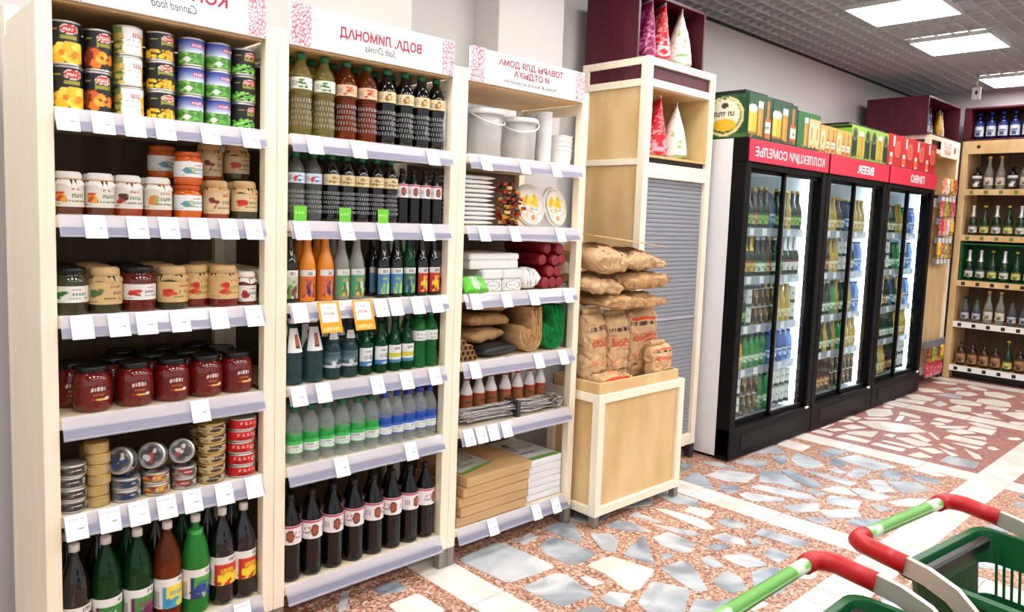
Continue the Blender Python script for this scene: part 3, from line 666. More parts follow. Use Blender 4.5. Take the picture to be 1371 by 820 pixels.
for i, (k, x, n) in enumerate(cans):
    hh = {2: .1225 if i == 0 else .119, 3: .088}[n] if k is not kg else .087
    for j in range(n):
        spawn(k, (x+jit(.002), 2.455+jit(.002), SH[0]+j*(hh+.0004)), '%s, %s of %s stack from left, top canned food shelf' % (k.look, LEV[n][j], ORD[i]), jit(.25), group='cans on the top canned food shelf')
    if i != 1:
        for j in range(n-1):
            spawn(k, (x+.006, 2.555, SH[0]+j*(hh+.0004)), '%s hidden behind %s stack, %s row, top canned food shelf' % (k.look, ORD[i], ['lower', 'upper'][j]), jit(.5), group='cans on the top canned food shelf')

def jar_kind(name, look, r, h, body, lidm, cv, lab=(.18, .62), lid='screw', skirt=False, group=None, inner=None):
    k = Kind(name, look, 'jar', group); s = 24; hl = h*.14
    prof = [(r*.86, 0), (r*.97, .004), (r, .012), (r, h*.68), (r*.96, h*.76), (r*.84, h*.83), (r*.8, h*.86), (r*.8, h-.003)]
    k.add('glass', new_mesh('glass', *lathe(prof, s), body, True))
    if skirt:
        V, F = [], []                                        # a gathered paper or cloth cover over the lid
        rows = [(.0, h+.001), (r*.72, h+.002), (r*.86, h-.004), (r*.88, h-hl*.9), (r*.82, h-hl*1.15), (r*.98, h-hl*1.55), (r*1.05, h-hl*2.0)]
        n = 40
        for ri, (rr, z) in enumerate(rows):
            for q in range(n):
                a = 2*PI*q/n; w = max(0, ri-3)/3
                r2 = max(rr, .0005)*(1+.06*w*math.sin(q*2.6+look.__len__()))
                V.append((r2*math.cos(a), r2*math.sin(a), z-w*w*hl*.5*(.5+.5*math.sin(4*a+1.0))))
        for ri in range(len(rows)-1):
            for q in range(n): F.append((ri*n+q, ri*n+(q+1) % n, (ri+1)*n+(q+1) % n, (ri+1)*n+q))
        k.add('paper_cover', new_mesh('paper_cover', V, F, lidm, True))
        k.add('twine', new_mesh('twine', *lathe([(r*.84, h-hl*1.25), (r*.88, h-hl*1.2), (r*.88, h-hl*1.05), (r*.84, h-hl)], s, False), mat('twine', (190, 160, 110), .9)))
    else:
        k.add('lid', new_mesh('lid', *lathe([(r*.86, h-hl), (r*.89, h-hl*.95), (r*.89, h-.003), (r*.85, h), (r*.7, h-.0015), (.001, h-.0015)], s), lidm, True))
    k.add('label', mesh3('label', cyl_label(r*1.012, h*lab[0], h*lab[1], cv)))
    return k
def glassm(n, c): return mat('content_'+n, c, .12, coat=.4)
M_KRAFT = noisy('kraft_paper', (196, 160, 106), (214, 180, 128), (30, 30, 30), .8); M_CLOTHW = noisy('white_paper_cover', (232, 228, 220), (240, 238, 232), (40, 40, 40), .8)
M_DKLID = mat('dark_lid', (22, 24, 24), .25, .2); M_ORLID = mat('orange_lid', (196, 84, 20), .3)
def c_label(bg, spot, sx, txt, bar=None, seed=1, top=(180, 40, 50)):
    c = Cv(40, 26, bg); c.blobs(sx-.07, .3, sx+.07, .62, spot, 9, .07, seed, 1.4)
    c.scrib(.52, .74, .72, .84, top, seed+2); c.scrib(.5, .46, .76, .6, txt, seed+3); c.scrib(.42, .24, .78, .34, txt, seed+4)
    if bar: c.rect(0, .08, 1, .2, bar)
    c.scrib(.1, .12, .3, .18, (120, 110, 100), seed+6)
    return c
GRN = (40, 110, 60)
cream, kraftc = (222, 216, 204), (214, 180, 122)
jA = jar_kind('preserve_jar', 'paper-covered jar with apple label', .041, .123, glassm('brown', (92, 44, 18)), M_CLOTHW, c_label(cream, [(200, 70, 30), (226, 160, 40)], .33, GRN, None, 1), (.2, .72), skirt=True)
jB = jar_kind('preserve_jar', 'paper-covered jar with eggplant label', .041, .122, glassm('rust', (150, 60, 20)), M_CLOTHW, c_label(cream, [(60, 30, 40), (170, 40, 30)], .36, GRN, None, 2), (.2, .72), skirt=True)
jC = jar_kind('preserve_jar', 'paper-covered jar with carrot label', .041, .121, glassm('rust', (150, 60, 20)), M_CLOTHW, c_label(cream, [(220, 120, 40), (150, 170, 80)], .36, GRN, None, 3), (.2, .72), skirt=True)
jD = jar_kind('preserve_jar', 'orange squash jar with white label', .0425, .104, glassm('orange', (206, 92, 14)), M_ORLID, c_label((236, 236, 234), [(190, 190, 120), (90, 150, 160)], .4, (40, 140, 150), None, 4), (.24, .7))
jE = jar_kind('preserve_jar', 'jar with kraft paper label and cover', .041, .123, glassm('rust', (150, 60, 20)), M_KRAFT, c_label((216, 190, 146), [(120, 30, 24), (216, 190, 146)], .3, (110, 80, 60), None, 5), (.14, .74), skirt=True)
jF = jar_kind('preserve_jar', 'kraft-covered pickle jar with berry label', .0425, .126, glassm('olive', (52, 52, 22)), M_KRAFT, c_label((218, 192, 144), [(190, 30, 30), (206, 60, 40)], .36, (60, 110, 50), None, 6), (.22, .68), skirt=True)
s2 = [(jA, .5655), (jA, .649), (jB, .726), (jC, .812), (jD, .903), (jE, .994), (jF, 1.089)]
def shelf_lab(k, i, row, shelf, bay): return '%s, %s %s, %s %s' % (k.look, ORD[i], 'from left' if row == 0 else 'in back row', shelf, bay)
for i, (k, x) in enumerate(s2):
    spawn(k, (x, 2.452, SH[1]), shelf_lab(k, i, 0, 'second', TOPC), jit(.15), group='jars on the second canned food shelf')
    spawn(k, (x+.012, 2.545, SH[1]), shelf_lab(k, i, 1, 'second', TOPC), jit(.4), group='jars on the second canned food shelf')
spawn(jD, (.905, 2.452, SH[1]+.1045), 'orange squash jar with white label, stacked on another, second canned food shelf', .1, group='jars on the second canned food shelf')
spawn(jD, (.862, 2.56, SH[1]+.1235), 'orange squash jar in shade, stacked behind, second canned food shelf', .3, group='jars on the second canned food shelf')
spawn(jE, (1.01, 2.548, SH[1]+.1245), 'kraft-labelled jar in shade on top of others, second canned food shelf', .3, group='jars on the second canned food shelf')
spawn(jF, (1.104, 2.548, SH[1]+.1275), 'berry-labelled pickle jar stacked at the back, second canned food shelf', .1, group='jars on the second canned food shelf')

kA = jar_kind('preserve_jar', 'dark-lidded pickle jar with white label', .0465, .136, glassm('olive', (52, 52, 22)), M_DKLID, c_label((232, 232, 228), [(40, 110, 40), (70, 140, 60)], .3, GRN, None, 11), (.27, .62))
kB = jar_kind('preserve_jar', 'kraft-covered pickle jar with kraft label', .0465, .134, glassm('olive', (52, 52, 22)), M_KRAFT, c_label(kraftc, [(70, 110, 50), (90, 120, 60)], .27, (70, 90, 40), None, 12, (150, 40, 40)), (.2, .7), skirt=True)
kC = jar_kind('preserve_jar', 'dark-lidded tomato jar with white label', .048, .136, glassm('tomato', (96, 16, 12)), M_DKLID, c_label((232, 230, 228), [(190, 30, 30), (216, 60, 40)], .33, GRN, None, 13), (.27, .62))
kD = jar_kind('preserve_jar', 'kraft-covered jar with cherry tomato label', .0465, .134, glassm('olive', (52, 52, 22)), M_KRAFT, c_label(kraftc, [(196, 50, 24), (210, 80, 40)], .32, (90, 110, 40), None, 14), (.18, .66), skirt=True)
kE = jar_kind('preserve_jar', 'kraft-covered red berry jar', .0475, .134, glassm('berry', (110, 22, 22)), M_KRAFT, c_label(kraftc, [(196, 40, 26), (216, 84, 44)], .36, (120, 140, 60), None, 15), (.2, .76), skirt=True)
kF = jar_kind('preserve_jar', 'small white-covered jam jar', .034, .112, glassm('berry', (110, 22, 22)), M_CLOTHW, c_label((228, 226, 220), [(170, 24, 40), (150, 20, 30)], .4, GRN, None, 16), (.12, .6), skirt=True)
s3 = [(kA, .570), (kB, .662), (kC, .757), (kD, .857), (kE, 1.022), (kF, 1.100)]
for i, (k, x) in enumerate(s3):
    for r_ in range(3):
        nm = shelf_lab(k, i, r_, 'third', TOPC) if r_ < 2 else '%s, %s in rearmost row, third %s' % (k.look, ORD[i], TOPC)
        spawn(k, (x+.002*r_, 2.46+r_*.099, SH[2]), nm, jit(.15), group='jars on the third canned food shelf')
spawn(kE, (.941, 2.50, SH[2]), 'kraft-covered red berry jar set back between two others, third canned food shelf', .1, group='jars on the third canned food shelf')

# sauce jars
sc_ = Cv(44, 26, (104, 18, 14))
for i in range(9): sc_.rect(.36+i*.036, .66+.05*math.sin(PI*i/8), .382+i*.036, .86+.05*math.sin(PI*i/8), (226, 214, 206))
sc_.scrib(.42, .44, .64, .54, (200, 120, 40), 5); sc_.ell(.56, .22, .13, .06, (226, 190, 90)); sc_.ell(.68, .24, .05, .09, (240, 230, 210)); sc_.rect(.36, .2, .46, .26, (206, 40, 30))
kS = Kind('sauce_jar', 'round red sauce jar with black lid', 'jar', 'red sauce jars on the fourth canned food shelf')
r, hh = .054, .136
kS.add('glass', new_mesh('glass', *lathe([(r*.82, 0), (r*.95, .006), (r, .02), (r*1.0, hh*.6), (r*.95, hh*.74), (r*.82, hh*.84), (r*.74, hh*.87), (r*.74, hh-.004)], 28), mat('red_sauce', (108, 16, 10), .1, coat=.5), True))
kS.add('lid', new_mesh('lid', *lathe([(r*.8, hh*.86), (r*.83, hh*.87), (r*.83, hh-.003), (r*.79, hh), (r*.7, hh-.002), (.001, hh-.002)], 26), M_DKLID, True))
kS.add('label', mesh3('label', cyl_label(r*1.006, .028, .08, sc_, 150)))
for i, x in enumerate([.626, .746, .858, .966, 1.072]):
    spawn(kS, (x, 2.47, SH[3]), 'round red sauce jar with black lid, %s from left, fourth %s' % (ORD[i], TOPC), jit(.1))
for i, (x, y_) in enumerate([(.59, 2.56), (.715, 2.578), (.83, 2.578), (.945, 2.58), (1.065, 2.585), (.77, 2.69), (.9, 2.695), (1.02, 2.70)]):
    spawn(kS, (x, y_, SH[3]), 'round red sauce jar with black lid, %s in %s, fourth %s' % (ORD[i if i < 5 else i-5], 'second row' if i < 5 else 'rear row', TOPC), jit(.3))

# tins
def c_tin(bg, blocks, seed):
    c = Cv(40, 14, bg); c.blobs(0, 0, 1, 1, blocks, 16, .1, seed, 2.2); c.rect(.42, .2, .6, .85, blocks[0]); c.scrib(.43, .5, .6, .7, (230, 230, 225), seed); c.rect(.7, .15, .84, .8, (235, 235, 230)); c.scrib(.7, .2, .84, .7, (40, 40, 40), seed+3); return c
gA = can_kind('fish_tin', 'grey fish tin', .0385, .036, c_tin((70, 72, 70), [(52, 40, 30), (120, 122, 118), (40, 42, 42)], 1))
gB = can_kind('fish_tin', 'grey tin with blue badge', .0425, .036, c_tin((96, 98, 96), [(34, 50, 90), (150, 152, 148), (60, 60, 60)], 2))
gC = can_kind('fish_tin', 'grey tin with orange picture', .042, .036, c_tin((110, 108, 100), [(210, 150, 50), (60, 56, 50), (150, 40, 36)], 3))
gD = can_kind('fish_tin', 'grey tin with red picture', .040, .036, c_tin((80, 80, 78), [(170, 44, 34), (40, 40, 40), (150, 150, 148)], 4))
gE = can_kind('fish_tin', 'cream and brown tin', .044, .0335, c_tin((196, 180, 128), [(70, 50, 34), (150, 130, 80), (206, 192, 140)], 5), body=mat('gold_tin', (200, 170, 100), .35, .8))
cr_ = Cv(40, 14, (206, 26, 28)); cr_.scrib(.3, .55, .66, .8, (240, 200, 190), 3); cr_.scrib(.3, .2, .6, .4, (70, 10, 10), 4); cr_.ell(.74, .5, .06, .25, (240, 220, 200)); cr_.ell(.74, .5, .03, .12, (80, 10, 10))
gF = can_kind('fish_tin', 'bright red tin', .046, .0405, cr_)
gG = can_kind('fish_tin', 'plain gold tin', .034, .0325, Cv(12, 6, (186, 160, 104)), lid=mat('gold_tin', (200, 170, 100), .35, .8), body=MATS['gold_tin'])
stacks = [(gA, .562, 4), (gG, .632, 6), (gB, .711, 2), (gC, .801, 2), (gD, .889, 2), (gE, .979, 6), (gF, 1.081, 5)]
print_lid(gB, .0425, .036, 3, (34, 60, 130)); print_lid(gC, .042, .036, 5, (190, 60, 40)); print_lid(gD, .040, .036, 7, (180, 40, 34))
hts = {id(gA): .036, id(gG): .0325, id(gB): .036, id(gC): .036, id(gD): .036, id(gE): .0335, id(gF): .0405}
LVL = ['lowest', 'second', 'third', 'fourth', 'fifth', 'sixth']
for i, (k, x, n) in enumerate(stacks):
    for j in range(n):
        spawn(k, (x+jit(.003), 2.448+jit(.003), SH[4]+j*(hts[id(k)]+.0003)), '%s, %s of %s stack, fifth %s' % (k.look, LVL[j], ORD[i], TOPC), jit(.3), group='tins on the fifth canned food shelf')
    if i in (0, 1, 5, 6):
        for j in range(n-1):
            spawn(k, (x+.008, 2.445+.1, SH[4]+j*(hts[id(k)]+.0003)), '%s, %s behind the %s stack, fifth %s' % (k.look, LVL[j], ORD[i], TOPC), jit(.5), group='tins on the fifth canned food shelf')
for i, (k, x, r_) in enumerate([(gB, .711, .0425), (gC, .801, .042), (gD, .889, .040)]):
    spawn(k, (x, 2.466, SH[4]+.0723+r_+.0005), '%s on its rim atop %s stack, fifth %s' % (k.look, ORD[i+2], TOPC), rot=(PI/2-.3, .15, -.75+i*.15), group='tins on the fifth canned food shelf')
    spawn(k, (x+.01, 2.548, SH[4]), '%s at the back of %s stack, fifth %s' % (k.look, ORD[i+2], TOPC), jit(.4), group='tins on the fifth canned food shelf')

# ---- bottles
def prof(style, h, r):
    if style == 'soda':   P = [(.7, 0), (.9, .012), (.98, .04), (1, .1), (1, .56), (.99, .6), (.86, .7), (.6, .8), (.36, .87), (.3, .9), (.3, .93)]
    elif style == 'waist': P = [(.72, 0), (.95, .02), (1, .08), (.97, .2), (.88, .34), (.9, .44), (1, .56), (1, .7), (.92, .76), (.7, .83), (.45, .88), (.37, .91), (.37, .94)]
    elif style == 'long': P = [(.8, 0), (.98, .015), (1, .04), (1, .5), (.95, .56), (.78, .64), (.56, .73), (.45, .82), (.42, .9), (.46, .93)]
    elif style == 'champ': P = [(.8, 0), (1, .015), (1, .05), (1, .46), (.94, .52), (.7, .62), (.46, .7), (.36, .8), (.36, .94)]
    elif style == 'water': P = [(.7, 0), (.96, .02), (1, .06), (.93, .1), (1, .14), (.93, .18), (1, .22), (1, .48), (.94, .5), (1, .54), (.95, .58), (1, .62), (.92, .7), (.7, .8), (.44, .88), (.4, .92)]
    elif style == 'square': P = [(.9, 0), (1, .01), (1, .62), (.9, .68), (.45, .76), (.35, .8), (.35, .94)]
    else: P = [(.8, 0), (1, .02), (1, .6), (.5, .8), (.4, .9)]
    return [(a*r, b*h) for a, b in P]
def bottle(look, style, h, r, body, cap, cv=None, lab=(.2, .5), liquid=None, fill=.6, foil=None, seg=20, group=None, name='drink_bottle', caph=.07, capr=None, span=200):
    k = Kind(name, look, 'bottle', group); p = prof(style, h, r)
    k.add('body', new_mesh('body', *lathe(p, seg), body, True))
    if liquid:
        q = [(a*.94, max(b, .003)) for a, b in p if b < fill*h]; q.append((q[-1][0], fill*h))
        k.add('liquid', new_mesh('liquid', *lathe(q, seg), liquid, True))
    nr = p[-1][0]; c_r = capr or nr*1.18
    k.add('cap', new_mesh('cap', *lathe([(c_r, h*(1-caph)), (c_r, h*.99), (c_r*.9, h)], 14), cap, True))
    if foil:
        q = [(a*1.03+.0003, b) for a, b in p if b > h*foil[1]]
        k.add('foil', new_mesh('foil', *lathe(q, seg, False), foil[0], True))
    if cv is not None: k.add('label', mesh3('label', cyl_label(r*1.012, h*lab[0], h*lab[1], cv, span)))
    return k
M_COLA = mat('dark_cola', (12, 8, 8), .06, coat=.4); M_BLKB = mat('black_bottle', (12, 11, 12), .16)
M_GPET = clear('green_pet', (80, 170, 100), (14, 66, 30), .55); M_GLIQ = mat('green_liquid', (22, 108, 40), .3)
M_EMER = clear('emerald_glass', (80, 180, 110), (14, 84, 46), .5)
M_AMBER = clear('amber_pet', (220, 150, 90), (120, 54, 18), .5); M_AMLIQ = mat('amber_liquid', (150, 76, 20), .3)
M_CLEARP = clear('clear_pet', (244, 248, 248), (225, 230, 230), .2, .05); M_PALE = clear('pale_juice', (226, 216, 170), (176, 164, 96), .3)
M_ORANGE = mat('orange_drink', (224, 136, 24), .3); M_PEAR = clear('pear_drink', (220, 222, 214), (176, 178, 170), .55)
M_CAPW = mat('white_cap', (236, 236, 232), .4); M_CAPG = mat('green_cap', (10, 104, 62), .4); M_CAPB = mat('black_cap', (20, 18, 18), .4); M_CAPBL = mat('blue_cap', (30, 60, 170), .4); M_CAPGO = mat('gold_cap', (206, 172, 70), .3, .6)
def c_soda(sq, c2, seed, dark=False):
    c = Cv(40, 26, (236, 236, 232)); c.rect(.34, .0, 1, .74, sq); c.blobs(.34, .02, 1, .34, c2, 14, .1, seed, 1.3); c.scrib(.6, .82, .8, .94, (40, 40, 46), seed); c.scrib(.44, .46, .74, .58, c2[0], seed+1); c.rect(.28, 0, .34, .74, c2[-1]); c.scrib(.08, .1, .24, .6, (150, 150, 150), seed+5); return c
z_soda = 'bottles on the bottom canned food shelf'
bS = [bottle('dark cola bottle with white cap', 'soda', .33, .0425, M_COLA, M_CAPW, c_soda((120, 40, 60), [(60, 90, 50), (150, 60, 80)], 1), (.14, .44), group=z_soda),
      bottle('green soda bottle with purple label', 'soda', .33, .0432, M_GPET, M_CAPW, c_soda((44, 128, 60), [(220, 230, 215), (110, 20, 80), (110, 20, 80)], 2), (.14, .44), M_GLIQ, .52, group=z_soda),
      bottle('green soda bottle with dark plum label', 'soda', .33, .0432, M_GPET, M_CAPW, c_soda((60, 140, 70), [(130, 30, 90), (90, 20, 70), (110, 20, 80)], 3), (.14, .44), M_GLIQ, .54, group=z_soda),
      bottle('amber soda bottle with yellow and blue label', 'soda', .33, .0432, M_AMBER, M_CAPW, c_soda((246, 220, 60), [(40, 140, 190), (214, 222, 60), (60, 160, 200)], 4), (.16, .46), M_AMLIQ, .56, group=z_soda),
      bottle('bright green soda bottle with green label', 'soda', .33, .0432, clear('lime_pet', (120, 220, 130), (50, 150, 60), .55), M_CAPW, c_soda((80, 170, 60), [(40, 70, 150), (150, 200, 130), (30, 50, 110)], 5), (.17, .47), mat('lime_liquid', (50, 156, 60), .3), .85, group=z_soda),
      bottle('dark cola bottle with red and yellow label', 'soda', .33, .0425, M_COLA, M_CAPW, c_soda((206, 60, 40), [(240, 214, 40), (250, 220, 60), (180, 40, 30)], 6), (.22, .52), group=z_soda)]
for i, (k, x) in enumerate(zip([bS[0], bS[1], bS[2], bS[3], bS[4], bS[5], bS[5]], [.566, .653, .744, .835, .926, 1.016, 1.0915])):
    spawn(k, (x, 2.452, SH[5]), '%s, %s from left, bottom %s' % (k.look, ORD[i], TOPC), jit(.2))
for i, (k, x) in enumerate(zip([bS[0], bS[0], bS[2], bS[0], bS[1], bS[0], bS[5]], [.588, .675, .762, .85, .937, 1.024, 1.110])):
    spawn(k, (x-.02, 2.55, SH[5]), '%s, %s in back row, bottom %s' % (k.look, ORD[i], TOPC), jit(.6))

# drinks bay
def c_band(bg, a, b, seed, leaf=None):
    c = Cv(36, 18, bg); c.rect(0, 0, 1, .08, b); c.rect(0, .92, 1, 1, b); c.blobs(.3, .2, .5, .8, a, 7, .06, seed, 1.6); c.scrib(.48, .6, .74, .76, b, seed+1); c.scrib(.46, .28, .76, .42, a[0], seed+2); c.scrib(.1, .3, .26, .7, (150, 150, 140), seed+3); return c
G1 = 'bottles on the top drinks shelf'; G2 = 'bottles on the second drinks shelf'; G3 = 'bottles on the third drinks shelf'; G4 = 'bottles on the fourth drinks shelf'; G5 = 'water bottles on the fifth drinks shelf'; G6 = 'black bottles on the bottom drinks shelf'
def ribbed(k, r, h):                                  # pressed grip ribs low on the plastic body
    g_ = []
    for j in range(5):
        z = h*(.13+.07*j); rr = {0: .985, 1: .96, 2: .92, 3: .9, 4: .925}[j]*r
        for q in range(13):
            a = math.radians(-100+q*16+(8 if j % 2 else 0)); x_, y_ = rr*math.sin(a), -rr*math.cos(a)
            g_.append(move(box(-.0022, .0022, -.0012, .0012, z, z+h*.045), x_, y_, 0, a))
    k.add('grip_ribs', new_mesh('grip_ribs', *cat(*g_), clear('rib_gloss', (255, 255, 255), (210, 214, 214), .3, .1)))
    return k
t1 = [ribbed(bottle('pale lemonade bottle with white label', 'waist', .287, .0385, M_PALE, M_CAPG, c_band((236, 238, 230), [(90, 140, 60), (60, 110, 50)], (190, 200, 180), 1), (.56, .70), group=G1), .0385, .287),
      ribbed(bottle('amber lemonade bottle with peach label', 'waist', .287, .0385, M_AMBER, M_CAPG, c_band((230, 196, 160), [(206, 90, 50), (180, 60, 40)], (220, 170, 130), 2), (.56, .70), M_AMLIQ, .5, group=G1), .0385, .287),
      ribbed(bottle('dark kvass bottle with cream label', 'waist', .287, .0375, M_COLA, M_CAPG, c_band((228, 212, 170), [(150, 110, 60), (190, 150, 80)], (206, 186, 140), 3), (.56, .70), group=G1), .0375, .287)]
for i, (k, x) in enumerate(zip([0, 0, 1, 1, 2, 2, 2, 2], [1.292, 1.383, 1.473, 1.561, 1.648, 1.732, 1.81, 1.886])):
    spawn(t1[k], (x, 2.452, SH[0]), '%s, %s from left, top %s' % (t1[k].look, ORD[i], SODA), jit(.2))
for i, (k, x) in enumerate(zip([0, 0, 1, 1, 2, 2, 2, 2], [1.29, 1.38, 1.47, 1.56, 1.648, 1.731, 1.808, 1.884])):
    spawn(t1[k], (x, 2.54, SH[0]), '%s, %s in back row, top %s' % (t1[k].look, ORD[i], SODA), jit(.5))
t2 = [ribbed(bottle('small clear bottle with blue and white label', 'waist', .243, .0305, M_PALE if 0 else clear('smoke_pet', (200, 204, 196), (120, 124, 116), .4), M_CAPG, c_band((220, 230, 240), [(90, 140, 200), (200, 60, 60)], (160, 190, 220), 4), (.55, .7), group=G2), .0305, .243),
      ribbed(bottle('small dark kvass bottle with cream label', 'waist', .243, .0305, M_COLA, M_CAPG, c_band((230, 214, 168), [(160, 120, 60), (190, 150, 80)], (206, 186, 140), 5), (.55, .71), group=G2), .0305, .243)]
ce = Cv(36, 20, (240, 236, 236)); ce.rect(0, .86, 1, .93, (190, 60, 80)); ce.ell(.46, .45, .11, .32, (110, 40, 30)); ce.ell(.46, .45, .07, .2, (160, 90, 60)); ce.scrib(.6, .5, .82, .66, (190, 60, 80), 3); ce.scrib(.6, .3, .82, .4, (120, 120, 140), 4); ce.scrib(.12, .3, .3, .6, (150, 150, 160), 5)
t3 = bottle('narrow black bottle with white label', 'soda', .216, .0265, M_BLKB, M_CAPB, ce, (.48, .72), group=G2)
for i, (k, x) in enumerate(zip([t2[0], t2[0]]+[t2[1]]*5+[t3]*4, [1.275, 1.342, 1.415, 1.479, 1.541, 1.607, 1.671, 1.726, 1.782, 1.838, 1.893])):
    spawn(k, (x, 2.448, SH[1]), '%s, %s from left, second %s' % (k.look, ORD[i], SODA), jit(.25))
    spawn(k, (x+.004, 2.525, SH[1]), '%s, %s in back row, second %s' % (k.look, ORD[i], SODA), jit(.5))
def c_lem(sq, bl, seed):
    c = Cv(36, 26, sq); c.rect(0, .78, 1, 1, (226, 226, 222)); c.scrib(.36, .84, .64, .93, (50, 50, 60), seed); c.blobs(.25, .05, .75, .45, bl, 12, .1, seed, 1.2); c.scrib(.34, .56, .66, .66, bl[0], seed+1); return c
lemk = [bottle('dark lemonade bottle with green label', 'long', .25, .0285, M_COLA, M_CAPW, c_lem((190, 200, 180), [(80, 150, 60), (120, 60, 60)], 1), (.06, .46), group=G3, span=130),
        bottle('orange lemonade bottle', 'long', .25, .031, M_ORANGE, M_CAPW, c_lem((214, 110, 40), [(60, 40, 100), (230, 130, 50), (150, 60, 90)], 2), (.06, .46), group=G3, span=130),
        bottle('clear pear lemonade bottle', 'long', .25, .030, M_PEAR, M_CAPW, c_lem((80, 160, 110), [(230, 160, 60), (210, 220, 200), (60, 130, 80)], 3), (.06, .46), group=G3, span=130),
        bottle('dark lemonade bottle with blue and lime label', 'long', .25, .0285, M_COLA, M_CAPW, c_lem((70, 130, 180), [(190, 210, 60), (60, 150, 200), (150, 190, 60)], 4), (.06, .46), group=G3, span=130),
        bottle('green lemonade bottle with blue and lime label', 'long', .25, .0285, M_EMER, M_CAPW, c_lem((60, 110, 90), [(130, 190, 80), (40, 70, 140)], 5), (.06, .46), group=G3, span=130),
        bottle('dark lemonade bottle with red and yellow label', 'long', .25, .0285, M_COLA, M_CAPW, c_lem((190, 50, 40), [(240, 210, 40), (230, 200, 40), (160, 30, 30)], 6), (.06, .46), group=G3, span=130)]
for i, (k, x) in enumerate(zip([0, 1, 1, 2, 2, 3, 3, 4, 5, 5], [1.256, 1.322, 1.395, 1.463, 1.528, 1.645, 1.707, 1.769, 1.832, 1.893])):
    spawn(lemk[k], (x, 2.45, SH[2]), '%s, %s from left, third %s' % (lemk[k].look, ORD[i], SODA), jit(.15))
for i, (k, x) in enumerate(zip([0, 1, 1, 2, 0, 3, 3, 4, 5, 5], [1.26, 1.325, 1.4, 1.467, 1.578, 1.645, 1.707, 1.769, 1.832, 1.893])):
    spawn(lemk[k], (x, 2.518, SH[2]), '%s, %s in back row, third %s' % (lemk[k].look, ORD[i], SODA), jit(.4))
M_TEAL = clear('water_glass', (170, 194, 196), (70, 100, 104), .4)
cA = Cv(30, 22, (236, 236, 236)); cA.rect(.4, .2, .68, .74, (60, 24, 20)); cA.rect(.44, .26, .64, .68, (180, 90, 40))
cB = Cv(36, 22, (70, 96, 104)); cB.grad(.35, .8, (120, 150, 160), (60, 84, 92)); cB.rect(0, 0, 1, .2, (220, 224, 226)); cB.scrib(.36, .05, .66, .15, (60, 70, 80), 2); cB.blobs(.3, .25, .7, .5, [(206, 214, 218), (40, 60, 70)], 8, .07, 3)
cG = Cv(36, 26, (228, 232, 236)); cG.rect(0, 0, 1, .26, (60, 120, 180)); cG.blobs(.3, .4, .7, .6, [(120, 130, 140), (190, 196, 200)], 8, .08, 4); cG.scrib(.36, .74, .66, .86, (40, 50, 70), 5); cG.scrib(.4, .06, .7, .18, (230, 236, 240), 6)
cY = Cv(36, 26, (228, 232, 230)); cY.rect(0, .3, 1, .52, (206, 200, 60)); cY.rect(0, 0, 1, .2, (70, 130, 170)); cY.scrib(.36, .74, .66, .86, (40, 50, 70), 7)
cW = Cv(30, 16, (222, 228, 224)); cW.scrib(.3, .5, .7, .7, (110, 130, 120), 3); cW.scrib(.3, .2, .6, .36, (130, 150, 140), 4)
fk = [bottle('large grey glass water bottle with hanging white label', 'champ', .236, .038, M_TEAL, M_CAPW, cA, (.56, .88), group=G4, span=120),
      bottle('grey water bottle with mountain label', 'champ', .226, .033, M_TEAL, M_CAPB, cB, (.2, .46), group=G4),
      bottle('emerald water bottle with blue label', 'champ', .220, .029, M_EMER, M_CAPB, cG, (.16, .48), group=G4, span=150),
      bottle('emerald water bottle with yellow label', 'champ', .220, .029, M_EMER, M_CAPB, cY, (.16, .48), group=G4, span=150),
      bottle('green plastic water bottle with white band', 'waist', .225, .0315, clear('spring_green', (130, 220, 150), (40, 140, 70), .4), M_CAPG, cW, (.5, .68), group=G4)]
# hanging neck labels of the first kind sit on the shoulder
fk[0].parts = [p for p in fk[0].parts if p[0] != 'label']
fk[0].add('label', mesh3('label', surf(lambda s, t: ((.018+.018*(1-t))*math.sin(math.radians(-60+120*s)), -(.016+.024*(1-t))*math.cos(math.radians(-60+120*s)), .118+.085*t), cA)))
neckm = mesh3('neck_label', surf(lambda s, t: ((.0165+.008*(1-t))*math.sin(math.radians(-60+120*s)), -(.0165+.008*(1-t))*math.cos(math.radians(-60+120*s)), .15+.03*t), cW))
fk[1].add('neck_label', neckm)
for i, (k, x) in enumerate(zip([0, 0, 1, 1, 2, 2, 3, 3, 4, 4], [1.268, 1.35, 1.43, 1.502, 1.573, 1.643, 1.708, 1.77, 1.83, 1.8885])):
    spawn(fk[k], (x, 2.452, SH[3]), '%s, %s from left, fourth %s' % (fk[k].look, ORD[i], SODA), jit(.15))
    spawn(fk[k], (x+.004, 2.53, SH[3]), '%s, %s in back row, fourth %s' % (fk[k].look, ORD[i], SODA), jit(.4))
def c_wat(c0, c1, seed):
    c = Cv(32, 20, (216, 226, 222)); c.rect(0, .72, 1, 1, c0); c.rect(0, 0, 1, .1, c0); c.scrib(.3, .5, .62, .62, c1, seed); c.scrib(.3, .3, .7, .36, (130, 150, 150), seed+1); c.scrib(.66, .16, .8, .6, (170, 180, 180), seed+2); return c
wk = [bottle('small clear water bottle with green label', 'water', .207, .031, M_CLEARP, M_CAPG, c_wat((60, 190, 90), (40, 130, 60), 1), (.2, .42), group=G5, caph=.09), bottle('small clear water bottle with blue label', 'water', .207, .030, M_CLEARP, M_CAPBL, c_wat((50, 100, 190), (40, 60, 150), 2), (.2, .42), group=G5, caph=.09)]
gband = new_mesh('green_band', *lathe([(.0313, .085), (.0315, .087), (.0312, .112), (.029, .113)], 20, False), clear('green_film', (120, 220, 140), (60, 190, 90), .5), True); wk[0].add('tint_band', gband)
